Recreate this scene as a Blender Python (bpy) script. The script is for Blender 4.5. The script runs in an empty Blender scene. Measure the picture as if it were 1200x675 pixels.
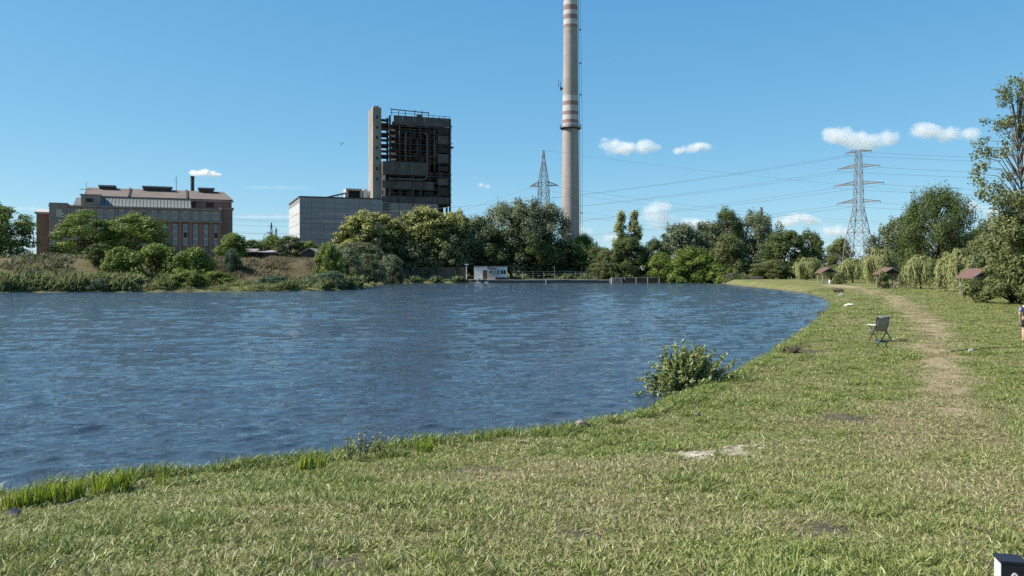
import bpy, math, random
import numpy as np
from mathutils import Vector, Matrix

sc = bpy.context.scene
C = sc.collection
R = math.radians
EYE = 3.0          # camera height above the lake
FPX = 1000.0       # focal length in pixels of a 1200 px wide picture
HOR = 318.0        # horizon row

# ------------------------------------------------------------------ camera
cam_d = bpy.data.cameras.new('camera')
cam = bpy.data.objects.new('camera', cam_d)
C.objects.link(cam)
cam.location = (0, 0, EYE)
cam.rotation_euler = (R(90), 0, 0)
cam_d.sensor_width = 36
cam_d.lens = 30
cam_d.shift_y = -19.5 / 1200
cam_d.clip_start = 0.1
cam_d.clip_end = 40000
sc.camera = cam

# ------------------------------------------------------------------ sky and sun
EXPOSURE = 0.85
SUN_EL = R(43)
SUN_AZ = math.atan2(-0.99, -0.06)        # clockwise from +Y
world = bpy.data.worlds.new('World')
sc.world = world
world.use_nodes = True
wn = world.node_tree
sky = wn.nodes.new('ShaderNodeTexSky')
sky.sky_type = 'NISHITA'
sky.sun_disc = False
sky.sun_elevation = SUN_EL
sky.sun_rotation = SUN_AZ % (2 * math.pi)
sky.altitude = 100
sky.air_density = 0.7
sky.dust_density = 0.2
sky.ozone_density = 6.0
bg = wn.nodes['Background']
bg.inputs['Strength'].default_value = 0.10
# the camera's response curve for the sky: one curve per channel, the same in every direction
sep = wn.nodes.new('ShaderNodeSeparateColor'); com = wn.nodes.new('ShaderNodeCombineColor')
wn.links.new(sky.outputs[0], sep.inputs[0])
for ch, (gain, power) in enumerate(((1.25, 0.93), (1.105, 0.60), (1.03, 0.38))):
    a = wn.nodes.new('ShaderNodeMath'); a.operation = 'MULTIPLY'; a.inputs[1].default_value = 0.1
    b_ = wn.nodes.new('ShaderNodeMath'); b_.operation = 'POWER'; b_.inputs[1].default_value = power
    c_ = wn.nodes.new('ShaderNodeMath'); c_.operation = 'MULTIPLY'; c_.inputs[1].default_value = gain * 10 / 2**EXPOSURE
    wn.links.new(sep.outputs[ch], a.inputs[0]); wn.links.new(a.outputs[0], b_.inputs[0])
    wn.links.new(b_.outputs[0], c_.inputs[0]); wn.links.new(c_.outputs[0], com.inputs[ch])
wn.links.new(com.outputs[0], bg.inputs['Color'])
sun_d = bpy.data.lights.new('sun', 'SUN')
sun_d.energy = 4.8
sun_d.angle = R(0.53)
sun_d.color = (1.0, 0.95, 0.87)
sun = bpy.data.objects.new('sun', sun_d)
C.objects.link(sun)
S = Vector((math.sin(SUN_AZ) * math.cos(SUN_EL), math.cos(SUN_AZ) * math.cos(SUN_EL), math.sin(SUN_EL)))
sun.rotation_euler = S.to_track_quat('Z', 'Y').to_euler()
sun.location = (-30, -10, 60)
sc.view_settings.view_transform = 'Standard'
sc.view_settings.look = 'None'
sc.view_settings.gamma = 1
sc.view_settings.exposure = EXPOSURE
sc.view_settings.use_curve_mapping = False
sc.render.engine = 'CYCLES'
sc.cycles.use_denoising = False
sc.cycles.max_bounces = 8
sc.cycles.sample_clamp_direct = 2.5
sc.cycles.sample_clamp_indirect = 3
sc.cycles.volume_bounces = 8
sc.cycles.transparent_max_bounces = 8

# ------------------------------------------------------------------ helpers
def tag(o, label=None, cat=None, group=None, kind=None):
    if label: o['label'] = label
    if cat: o['category'] = cat
    if group: o['group'] = group
    if kind: o['kind'] = kind
    return o

def empty(name, loc=(0, 0, 0), rz=0.0):
    o = bpy.data.objects.new(name, None)
    C.objects.link(o)
    o.location = loc
    o.rotation_euler = (0, 0, rz)
    o.empty_display_size = 0.3
    return o

def link(name, me, parent=None, loc=None):
    o = bpy.data.objects.new(name, me)
    C.objects.link(o)
    if parent: o.parent = parent
    if loc is not None: o.location = loc
    return o

def copy_tree(o, parent=None):
    c = o.copy()
    C.objects.link(c)
    c.parent = parent
    for ch in list(o.children):
        copy_tree(ch, c)
    return c

class MB:
    """collects polygons that become ONE mesh"""
    def __init__(s): s.v = []; s.f = []
    def add(s, v, f):
        b = len(s.v); s.v += [tuple(p) for p in v]; s.f += [tuple(i + b for i in q) for q in f]; return s
    def box(s, a, b):
        x0, y0, z0 = a; x1, y1, z1 = b
        return s.add([(x0,y0,z0),(x1,y0,z0),(x1,y1,z0),(x0,y1,z0),(x0,y0,z1),(x1,y0,z1),(x1,y1,z1),(x0,y1,z1)],
                     [(0,3,2,1),(4,5,6,7),(0,1,5,4),(1,2,6,5),(2,3,7,6),(3,0,4,7)])
    def bar(s, p, q, w, d=None, up=(0,0,1)):
        p, q = Vector(p), Vector(q); t = (q - p).normalized(); d = d or w
        upv = Vector(up)
        if abs(t.dot(upv)) > 0.95: upv = Vector((1, 0, 0))
        a = t.cross(upv).normalized() * w / 2; b = t.cross(a).normalized() * d / 2
        return s.add([p-a-b, p+a-b, p+a+b, p-a+b, q-a-b, q+a-b, q+a+b, q-a+b],
                     [(0,3,2,1),(4,5,6,7),(0,1,5,4),(1,2,6,5),(2,3,7,6),(3,0,4,7)])
    def tube(s, pts, rad, n=8, caps=True):
        pts = [Vector(p) for p in pts]; rings = []
        rad = rad if hasattr(rad, '__len__') else [rad] * len(pts)
        ref = None; b = len(s.v)
        for i, p in enumerate(pts):
            t = (pts[min(i+1, len(pts)-1)] - pts[max(i-1, 0)]).normalized()
            if ref is None:
                ref = Vector((0,0,1)) if abs(t.z) < 0.9 else Vector((1,0,0))
            a = (ref - t * ref.dot(t)).normalized(); c = t.cross(a); ref = a
            for k in range(n):
                w = 2*math.pi*k/n
                s.v.append(tuple(p + (a*math.cos(w) + c*math.sin(w)) * rad[i]))
        for i in range(len(pts)-1):
            for k in range(n):
                k2 = (k+1) % n
                s.f.append((b+i*n+k, b+i*n+k2, b+(i+1)*n+k2, b+(i+1)*n+k))
        if caps:
            s.f.append(tuple(b+k for k in reversed(range(n))))
            s.f.append(tuple(b+(len(pts)-1)*n+k for k in range(n)))
        return s
    def prism(s, poly, p0, ax, ay, az, depth):
        """poly (x,y) in the plane p0 + x*ax + y*ay, extruded along az"""
        p0, ax, ay, az = Vector(p0), Vector(ax), Vector(ay), Vector(az); n = len(poly)
        v = [p0 + ax*x + ay*y for x, y in poly] + [p0 + ax*x + ay*y + az*depth for x, y in poly]
        f = [tuple(range(n)), tuple(reversed(range(n, 2*n)))] + [((i+1) % n, i, n+i, n+(i+1) % n) for i in range(n)]
        return s.add(v, f)
    def mesh(s, name, m=None, smooth=False):
        me = bpy.data.meshes.new(name)
        me.from_pydata(s.v, [], s.f); me.update()
        if m: me.materials.append(m)
        if smooth: me.shade_smooth()
        return me
    def build(s, name, m=None, parent=None, loc=None, smooth=False):
        return link(name, s.mesh(name, m, smooth), parent, loc)

# numpy value noise
def _h(ix, iy, seed):
    n = (ix.astype(np.int64) * 374761393 + iy.astype(np.int64) * 668265263 + seed * 1274126177) & 0xffffffff
    n = ((n ^ (n >> 13)) * 1274126177) & 0xffffffff
    return ((n ^ (n >> 16)) & 0xffff) / 65535.0
def vnoise(x, y, seed=0):
    x = np.asarray(x, float); y = np.asarray(y, float)
    ix = np.floor(x); iy = np.floor(y); fx = x - ix; fy = y - iy
    fx = fx*fx*(3-2*fx); fy = fy*fy*(3-2*fy)
    a = _h(ix, iy, seed); b = _h(ix+1, iy, seed); c = _h(ix, iy+1, seed); d = _h(ix+1, iy+1, seed)
    return (a*(1-fx)+b*fx)*(1-fy) + (c*(1-fx)+d*fx)*fy
def fbm(x, y, seed=0, oct=4):
    t = 0; amp = 0.5; w = 0
    for o in range(oct):
        t = t + amp*vnoise(x*2**o, y*2**o, seed+o*17); w += amp; amp *= 0.5
    return t / w
def sstep(a, b, x):
    t = np.clip((x-a)/(b-a), 0, 1); return t*t*(3-2*t)

# ------------------------------------------------------------------ materials
def nt(name):
    m = bpy.data.materials.new(name); m.use_nodes = True
    t = m.node_tree; b = t.nodes['Principled BSDF']
    return m, t, b
def N(t, kind, **kw):
    n = t.nodes.new(kind)
    for k, v in kw.items():
        if k in n.bl_rna.properties and k not in ('inputs',): setattr(n, k, v)
    return n
def ramp(t, stops, fac=None):
    r = t.nodes.new('ShaderNodeValToRGB'); e = r.color_ramp.elements
    while len(e) < len(stops): e.new(0.5)
    for i, (p, c) in enumerate(stops):
        e[i].position = p; e[i].color = tuple(c) + (1,)
    if fac is not None: t.links.new(fac, r.inputs['Fac'])
    return r
def mixc(t, a, b, fac, mode='MIX'):
    m = t.nodes.new('ShaderNodeMix'); m.data_type = 'RGBA'; m.blend_type = mode
    for sock, val in ((m.inputs[0], fac), (m.inputs[6], a), (m.inputs[7], b)):
        if hasattr(val, 'is_linked'): t.links.new(val, sock)
        elif isinstance(val, tuple): sock.default_value = val + (1,) if len(val) == 3 else val
        else: sock.default_value = val
    return m.outputs[2]
def noise(t, scale, detail=4, rough=0.6, coord='Object', vec=None):
    n = t.nodes.new('ShaderNodeTexNoise')
    n.inputs['Scale'].default_value = scale; n.inputs['Detail'].default_value = detail; n.inputs['Roughness'].default_value = rough
    if vec is None:
        tc = t.nodes.new('ShaderNodeTexCoord'); vec = tc.outputs[coord]
    t.links.new(vec, n.inputs['Vector'])
    return n.outputs['Fac']
def bump(t, b, h, strength=0.4, dist=0.05):
    n = t.nodes.new('ShaderNodeBump'); n.inputs['Strength'].default_value = strength; n.inputs['Distance'].default_value = dist
    t.links.new(h, n.inputs['Height']); t.links.new(n.outputs[0], b.inputs['Normal'])
def plain(name, c1, c2=None, scale=2.0, rough=0.85, metal=0.0, spec=0.3, bmp=0.0, streak=None):
    """weathered one-colour surface: blotches between c1 and c2, optional vertical streaks"""
    m, t, b = nt(name)
    c2 = c2 or tuple(x*0.7 for x in c1)
    f = noise(t, scale, 5, 0.65)
    r = ramp(t, [(0.3, c1), (0.72, c2)], f)
    col = r.outputs[0]
    if streak:
        tc = t.nodes.new('ShaderNodeTexCoord'); mp = t.nodes.new('ShaderNodeMapping')
        mp.inputs['Scale'].default_value = (1, 1, 0.06)
        t.links.new(tc.outputs['Object'], mp.inputs['Vector'])
        s = noise(t, streak[0], 4, 0.6, vec=mp.outputs[0])
        rs = ramp(t, [(0.45, (0, 0, 0)), (0.75, (1, 1, 1))], s)
        ml = t.nodes.new('ShaderNodeMath'); ml.operation = 'MULTIPLY'; ml.inputs[1].default_value = streak[2]
        t.links.new(rs.outputs[0], ml.inputs[0])
        col = mixc(t, col, streak[1], ml.outputs[0])
    t.links.new(col, b.inputs['Base Color'])
    b.inputs['Roughness'].default_value = rough; b.inputs['Metallic'].default_value = metal
    b.inputs['Specular IOR Level'].default_value = spec
    if bmp: bump(t, b, f, bmp, 0.05)
    return m
def leafmat(name, cols, transl=0.3, attr='tint', rough=0.55):
    """leaf colour from the per-leaf tint, thin translucent leaves"""
    m, t, b = nt(name)
    at = t.nodes.new('ShaderNodeAttribute'); at.attribute_name = attr
    stops = [(i/(len(cols)-1), c) for i, c in enumerate(cols)]
    r = ramp(t, stops, at.outputs['Fac'])
    t.links.new(r.outputs[0], b.inputs['Base Color'])
    b.inputs['Roughness'].default_value = rough; b.inputs['Specular IOR Level'].default_value = 0.25
    tr = t.nodes.new('ShaderNodeBsdfTranslucent'); t.links.new(r.outputs[0], tr.inputs['Color'])
    mx = t.nodes.new('ShaderNodeMixShader'); mx.inputs[0].default_value = transl
    out = [n for n in t.nodes if n.type == 'OUTPUT_MATERIAL'][0]
    t.links.new(b.outputs[0], mx.inputs[1]); t.links.new(tr.outputs[0], mx.inputs[2]); t.links.new(mx.outputs[0], out.inputs['Surface'])
    return m
# ------------------------------------------------------------------ the lake's outline and the ground
def onz(px, py, z=0.0):
    y = (EYE - z) * FPX / (py - HOR)
    return ((px - 600) / FPX * y, y)
NEAR = [(0,587),(60,580),(130,570),(200,562),(280,554),(350,548),(420,538),(480,528),(560,519),(630,514),(680,504),(740,487),
        (790,467),(830,450),(870,428),(905,409),(935,391),(955,376),(970,363),(974,355),(966,348),(945,343),(915,339),(880,335.5),(856,333)]
FAR = [(840,331.3),(790,331),(720,331.2),(600,331.2),(490,331.6),(455,332.6),(437,335.5),(421,339.5),(380,341.2),(300,341.8),(200,342.3),(100,342.5),(0,343)]
SHORE = [(-34, 4), (-20, 8)] + [onz(*p, 0.12) for p in NEAR] + [onz(*p) for p in FAR] + [(-98, 118), (-104, 90), (-86, 45), (-60, 14)]
_A = np.array(SHORE); _B = np.roll(_A, -1, axis=0)
def shore_dist(x, y):
    """distance to the waterline: positive on land, negative in the lake"""
    x = np.asarray(x, float); y = np.asarray(y, float)
    best = np.full(x.shape, 1e9); inside = np.zeros(x.shape, bool)
    for (ax, ay), (bx, by) in zip(_A, _B):
        ex, ey = bx-ax, by-ay
        t = np.clip(((x-ax)*ex + (y-ay)*ey) / (ex*ex+ey*ey), 0, 1)
        best = np.minimum(best, (x-ax-t*ex)**2 + (y-ay-t*ey)**2)
        c = (ay > y) != (by > y)
        inside ^= c & (x < (bx-ax)*(y-ay)/(by-ay+1e-12)+ax)
    d = np.sqrt(best)
    return np.where(inside, -d, d)
def height(x, y, sd=None):
    x = np.asarray(x, float); y = np.asarray(y, float)
    if sd is None: sd = shore_dist(x, y)
    d = np.hypot(x, y)
    wob = sd + 0.35*(fbm(x*0.9, y*0.9, 5, 3)-0.5)*np.clip(40/(d+10), 0.2, 1)
    bank = -0.10 + 0.46*sstep(-0.1, 0.8, wob)
    bank = np.where(wob < 0, np.maximum(-0.10 + wob*0.35, -1.6), bank)
    land = sstep(0, 3, sd)
    hump = 1.0*np.exp(-((x*0.85)**2 + y**2)/(9.0**2))*sstep(0, 5, sd)
    rise = 0.004*np.clip(y-30, 0, 170)*land*sstep(5, 20, x)
    wl = sstep(-26, -40, x)*sstep(95, 118, y)                       # the embankment across the lake
    emb = wl*(0.4*sstep(0.5, 3, sd) + 4.5*sstep(13, 32, y-120-(x+72)*0.4)*sstep(0, 7, sd))
    far = (1-wl)*sstep(190, 225, y)*1.2*sstep(3, 20, sd)*(1-sstep(40, 70, x))
    micro = land*(0.05*(fbm(x*0.7, y*0.7, 9, 3)-0.5) + 0.04*(fbm(x*4, y*4, 12, 2)-0.5)*(d < 40))
    return bank + hump + rise + emb + far + micro
def hz(x, y): return float(height(np.array([x]), np.array([y]))[0])
def ground_at(px, py):
    """where the sight line through a picture point meets the ground"""
    ys = np.geomspace(3.5, 420, 4000); xs = (px-600)/FPX*ys; zs = EYE-(py-HOR)/FPX*ys
    hh = np.maximum(height(xs, ys), 0)
    k = int(np.argmax(hh >= zs))
    return (float(xs[k]), float(ys[k]), float(hh[k]))
def at(px, dist, z=None):
    """a point at a depth in the column of a picture point, on the ground unless z is given"""
    x = (px-600)/FPX*dist
    return (x, dist, hz(x, dist) if z is None else z)
def zpx(py, dist): return EYE-(py-HOR)/FPX*dist

# trodden path and worn places, as lines on the ground
def seg_dist(x, y, pts):
    best = np.full(np.shape(x), 1e9)
    for (ax, ay), (bx, by) in zip(pts[:-1], pts[1:]):
        ex, ey = bx-ax, by-ay
        t = np.clip(((x-ax)*ex+(y-ay)*ey)/(ex*ex+ey*ey+1e-9), 0, 1)
        best = np.minimum(best, np.hypot(x-ax-t*ex, y-ay-t*ey))
    return best
PATH = [ground_at(*p)[:2] for p in ((975,334),(1010,339),(1048,350),(1074,366),(1088,388),(1098,412),(1106,445),(1112,480))]
PATH2 = [ground_at(*p)[:2] for p in ((1112,480),(1080,510),(1000,525),(900,540),(800,540),(700,548),(600,552),(500,562))]
PATH3 = [ground_at(*p)[:2] for p in ((1112,480),(1125,540),(1150,600),(1180,640))]
SANDS = [(ground_at(*p), rx, ry) for p, rx, ry in (((838,532),0.66,0.20),((872,526),0.36,0.15),((812,536),0.38,0.14),((950,517),0.14,0.06))]
SOILS = [(ground_at(*p), rx, ry) for p, rx, ry in (((992,489),0.6,0.26),((972,624),0.34,0.20),((380,664),0.30,0.18),((680,627),0.38,0.18),((700,597),0.26,0.12),((940,412),0.8,0.6),((560,552),0.5,0.15),((1190,670),0.3,0.2))]
def fields(x, y):
    d = np.hypot(x, y)
    wob = 1 + 1.6*(fbm(x*0.8, y*0.8, 31, 4)-0.5)
    p1 = 1-sstep(0.35, 1.5, seg_dist(x, y, PATH)/ (0.42+d*0.010) * wob)
    p2 = 1-sstep(0.2, 1.3, seg_dist(x, y, PATH2)*wob)
    p3 = 1-sstep(0.3, 1.5, seg_dist(x, y, PATH3)*wob)
    f = fbm(x*0.55, y*0.55, 3, 5); f2 = fbm(x*2.3, y*2.3, 40, 3)
    dry = np.clip(0.22 + 1.9*(f-0.5) + 0.9*(f2-0.5), 0, 1)
    dry = np.clip(np.maximum(dry, 1.0*p1), 0, 1)
    dry = np.clip(dry + 0.6*p2*(0.4+f2) + 0.45*p3*(0.4+f2), 0, 1)
    soil = np.zeros_like(x); sand = np.zeros_like(x)
    n = 0.9*(fbm(x*7, y*7, 77, 3)-0.5)
    for lst, arr in ((SOILS, soil), (SANDS, sand)):
        for (cx, cy, cz), rx, ry in lst:
            q = np.hypot((x-cx)/rx, (y-cy)/ry/2.2) + n
            np.maximum(arr, 1-sstep(0.6, 1.1, q), out=arr)
    worn = np.clip(1.0*p1*sstep(0.3, 0.62, fbm(x*1.3, y*1.3, 55, 3)) , 0, 1)
    return dry, soil, sand, worn

def grid_mesh(name, X, Y, Z, m):
    nr, na = X.shape
    me = bpy.data.meshes.new(name)
    me.vertices.add(nr*na); me.vertices.foreach_set('co', np.stack([X, Y, Z], -1).ravel())
    i = np.arange(nr*na).reshape(nr, na)
    q = np.stack([i[:-1,:-1], i[:-1,1:], i[1:,1:], i[1:,:-1]], -1).reshape(-1, 4)
    me.loops.add(q.size); me.loops.foreach_set('vertex_index', q.ravel())
    me.polygons.add(len(q)); me.polygons.foreach_set('loop_start', np.arange(len(q))*4)
    me.polygons.foreach_set('use_smooth', np.ones(len(q), bool))
    me.update(calc_edges=True)
    me.materials.append(m)
    return me
def set_attr(me, name, val):
    a = me.attributes.new(name, 'FLOAT', 'POINT'); a.data.foreach_set('value', np.asarray(val, np.float32).ravel())

def ground_material():
    m, t, b = nt('meadow_soil')
    def A(n):
        a = t.nodes.new('ShaderNodeAttribute'); a.attribute_name = n; return a.outputs['Fac']
    n1 = noise(t, 3.0, 6, 0.7); n2 = noise(t, 26.0, 4, 0.7); n3 = noise(t, 0.13, 4, 0.6)
    green = ramp(t, [(0.25, (0.05, 0.075, 0.016)), (0.75, (0.15, 0.18, 0.05))], n2).outputs[0]
    green = mixc(t, green, (0.17, 0.18, 0.062), n3)
    straw = ramp(t, [(0.2, (0.17, 0.13, 0.065)), (0.8, (0.30, 0.245, 0.13))], n2).outputs[0]
    c = mixc(t, green, straw, A('dry'))
    c = mixc(t, c, (0.33, 0.26, 0.155), A('worn'))
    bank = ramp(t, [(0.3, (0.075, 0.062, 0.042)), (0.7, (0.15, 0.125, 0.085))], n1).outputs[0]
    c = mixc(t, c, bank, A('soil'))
    c = mixc(t, c, ramp(t, [(0.3, (0.30, 0.25, 0.18)), (0.6, (0.52, 0.46, 0.37))], n1).outputs[0], A('sand'))
    heath = ramp(t, [(0.25, (0.085, 0.062, 0.034)), (0.5, (0.13, 0.10, 0.055)), (0.8, (0.08, 0.09, 0.034))], noise(t, 0.35, 5, 0.7)).outputs[0]
    c = mixc(t, c, heath, A('heath'))
    t.links.new(c, b.inputs['Base Color'])
    b.inputs['Roughness'].default_value = 1.0; b.inputs['Specular IOR Level'].default_value = 0.1
    ad = t.nodes.new('ShaderNodeMath'); ad.operation = 'ADD'; t.links.new(n1, ad.inputs[0]); t.links.new(n2, ad.inputs[1])
    bump(t, b, ad.outputs[0], 0.9, 0.06)
    return m

rad = np.concatenate([[0.02, 0.8], np.geomspace(2.0, 60, 270), np.geomspace(60.9, 320, 150)[1:], np.geomspace(330, 24000, 60)])
ang = np.concatenate([np.linspace(-180, -62, 60)[:-1], np.linspace(-62, -36, 60)[:-1], np.linspace(-36, 36, 400), np.linspace(36, 62, 40)[1:], np.linspace(62, 180, 60)[1:]])
RR, AA = np.meshgrid(rad, np.radians(ang), indexing='ij')
GX, GY = RR*np.sin(AA), RR*np.cos(AA)
gsd = shore_dist(GX, GY)
GZ = height(GX, GY, gsd)
gme = grid_mesh('ground', GX, GY, GZ, ground_material())
gdry, gsoil, gsand, gworn = fields(GX, GY)
heath = sstep(-14, -34, GX)*sstep(95, 118, GY)*sstep(2, 9, gsd)*(0.8+0.2*sstep(-66, -54, GX))
shore_band = (1-sstep(0.0, 0.55, gsd + 0.5*(fbm(GX*1.5, GY*1.5, 91, 3)-0.5)))  # bank soil tone in a ragged band along the waterline
set_attr(gme, 'dry', gdry); set_attr(gme, 'soil', np.maximum(gsoil, shore_band)); set_attr(gme, 'sand', gsand)
set_attr(gme, 'worn', gworn); set_attr(gme, 'heath', heath)
tag(link('ground', gme), 'grassy lake bank with a worn dry track', 'ground', kind='structure')

# ------------------------------------------------------------------ water: real wavelets, fine ripple in the relief
def water_material():
    m, t, b = nt('lake_water')
    f = noise(t, 0.05, 3, 0.5)
    t.links.new(ramp(t, [(0.3, (0.036, 0.056, 0.078)), (0.7, (0.048, 0.066, 0.084))], f).outputs[0], b.inputs['Base Color'])
    b.inputs['Roughness'].default_value = 0.035; b.inputs['IOR'].default_value = 1.38
    b.inputs['Specular IOR Level'].default_value = 0.5
    tc = t.nodes.new('ShaderNodeTexCoord'); mp = t.nodes.new('ShaderNodeMapping')
    mp.inputs['Rotation'].default_value = (0, 0, R(24)); mp.inputs['Scale'].default_value = (0.55, 1.3, 1)
    t.links.new(tc.outputs['Object'], mp.inputs['Vector'])
    a = noise(t, 3.4, 5, 0.62, vec=mp.outputs[0])
    at_ = t.nodes.new('ShaderNodeAttribute'); at_.attribute_name = 'ripple'     # ripples too small for the mesh
    mu = t.nodes.new('ShaderNodeMath'); mu.operation = 'MULTIPLY'; t.links.new(a, mu.inputs[0]); t.links.new(at_.outputs['Fac'], mu.inputs[1])
    cat = noise(t, 1.1, 3, 0.6, vec=mp.outputs[0])                              # cat's paws: ruffled and calmer spots
    cr_ = t.nodes.new('ShaderNodeMapRange'); cr_.inputs['From Min'].default_value = 0.35; cr_.inputs['From Max'].default_value = 0.65
    cr_.inputs['To Min'].default_value = 0.48; cr_.inputs['To Max'].default_value = 1.5; t.links.new(cat, cr_.inputs['Value'])
    m2 = t.nodes.new('ShaderNodeMath'); m2.operation = 'MULTIPLY'; t.links.new(mu.outputs[0], m2.inputs[0]); t.links.new(cr_.outputs[0], m2.inputs[1])
    bump(t, b, m2.outputs[0], 1.0, 0.13)
    return m
wr = np.geomspace(6.5, 262, 860)
wa = np.radians(np.concatenate([np.linspace(-86, -38, 60)[:-1], np.linspace(-38, 30, 640), np.linspace(30, 50, 12)[1:]]))
WR, WA = np.meshgrid(wr, wa, indexing='ij')
WX, WY = WR*np.sin(WA), WR*np.cos(WA)
rng = np.random.default_rng(4)
WZ = np.zeros_like(WX); kept = np.zeros_like(WX)
for k in range(64):
    lam = 0.11*(7.0**rng.random()); th = R(-70) + rng.normal(0, 0.38)
    kk = 2*math.pi/lam
    spacing = WR*0.0043
    fade = sstep(2.0, 9.0, lam/spacing); kept += fade**2
    amp = 0.044/kk*(lam/0.4)**0.10
    ph = kk*(WX*math.cos(th)+WY*math.sin(th)) + rng.random()*6.28 + 0.9*np.sin(WX*0.5*rng.random()+WY*0.23*rng.random())
    WZ += fade*amp*(np.sin(ph) - 0.28*np.cos(2*ph))
gust = (0.6 + 0.8*fbm(WX*0.06, WY*0.03, 8, 3))*(0.25 + 1.5*fbm(WX*0.9, WY*0.55, 18, 3))
WZ *= gust
for k in range(14):                                   # longer, lower waves that still show far out
    lam = 0.9*(3.2**rng.random()); th = R(-72)+rng.normal(0, 0.3); kk = 2*math.pi/lam
    ph = kk*(WX*math.cos(th)+WY*math.sin(th))+rng.random()*6.28+1.2*np.sin(WX*0.3*rng.random()+WY*0.15*rng.random())
    WZ += sstep(1.6, 4.0, lam/spacing)*0.026/kk*(np.sin(ph)-0.3*np.cos(2*ph))*(0.3+1.4*fbm(WX*0.25, WY*0.12, 30+k, 2))
wme = grid_mesh('lake_water', WX, WY, WZ, water_material())
set_attr(wme, 'ripple', 1.15-0.9*kept/64)
tag(link('lake_water', wme), 'wind-ruffled blue lake', 'water', kind='structure')
# ------------------------------------------------------------------ plants
def unit(a): return a/np.maximum(np.linalg.norm(a, axis=-1, keepdims=True), 1e-9)
def leaf_mesh(name, c, n, d, size, aspect, tint, m, fold=0.12):
    """many small folded leaves, each four corners and two faces"""
    n = unit(n); d = unit(d - n*np.sum(d*n, -1, keepdims=True)); sd = np.cross(n, d)
    s = size[:, None]; k = len(c)
    v = np.stack([c-d*s*0.5, c+sd*s*aspect*0.5-n*s*fold, c+d*s*0.5, c-sd*s*aspect*0.5-n*s*fold], 1).reshape(-1, 3)
    i = np.arange(k)[:, None]*4
    tri = np.concatenate([i+np.array([[0, 1, 2]]), i+np.array([[0, 2, 3]])], 1).reshape(-1, 3)
    me = bpy.data.meshes.new(name)
    me.vertices.add(4*k); me.vertices.foreach_set('co', v.ravel())
    me.loops.add(tri.size); me.loops.foreach_set('vertex_index', tri.ravel())
    me.polygons.add(len(tri)); me.polygons.foreach_set('loop_start', np.arange(len(tri))*3)
    me.update(calc_edges=True)
    set_attr(me, 'tint', np.repeat(np.clip(tint, 0, 1), 4))
    me.materials.append(m)
    return me

BARK = plain('bark', (0.11, 0.085, 0.06), (0.055, 0.042, 0.03), 3.0, 0.95, bmp=0.5)
PALE_BARK = plain('pale_bark', (0.25, 0.23, 0.19), (0.13, 0.12, 0.10), 3.0, 0.95, bmp=0.5)
LM = {
 'green':  leafmat('leaf_green',  [(0.070,0.105,0.020),(0.159,0.213,0.038),(0.298,0.348,0.072)]),
 'bright': leafmat('leaf_bright', [(0.082,0.120,0.021),(0.165,0.213,0.037),(0.260,0.299,0.064)]),
 'dark':   leafmat('leaf_dark',   [(0.046,0.070,0.020),(0.094,0.129,0.034),(0.190,0.226,0.067)]),
 'silver': leafmat('leaf_silver', [(0.051,0.073,0.027),(0.127,0.154,0.067),(0.457,0.476,0.313)]),
 'bloom':  leafmat('leaf_bloom',  [(0.051,0.081,0.016),(0.127,0.163,0.035),(0.584,0.537,0.185)]),
 'willow': leafmat('leaf_willow', [(0.133,0.152,0.052),(0.254,0.275,0.099),(0.431,0.439,0.197)]),
 'olive':  leafmat('leaf_olive',  [(0.079,0.098,0.032),(0.152,0.173,0.060),(0.247,0.262,0.104)]),
 'blue':   leafmat('leaf_blue',   [(0.038,0.073,0.039),(0.076,0.122,0.065),(0.152,0.207,0.122)]),
}
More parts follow.
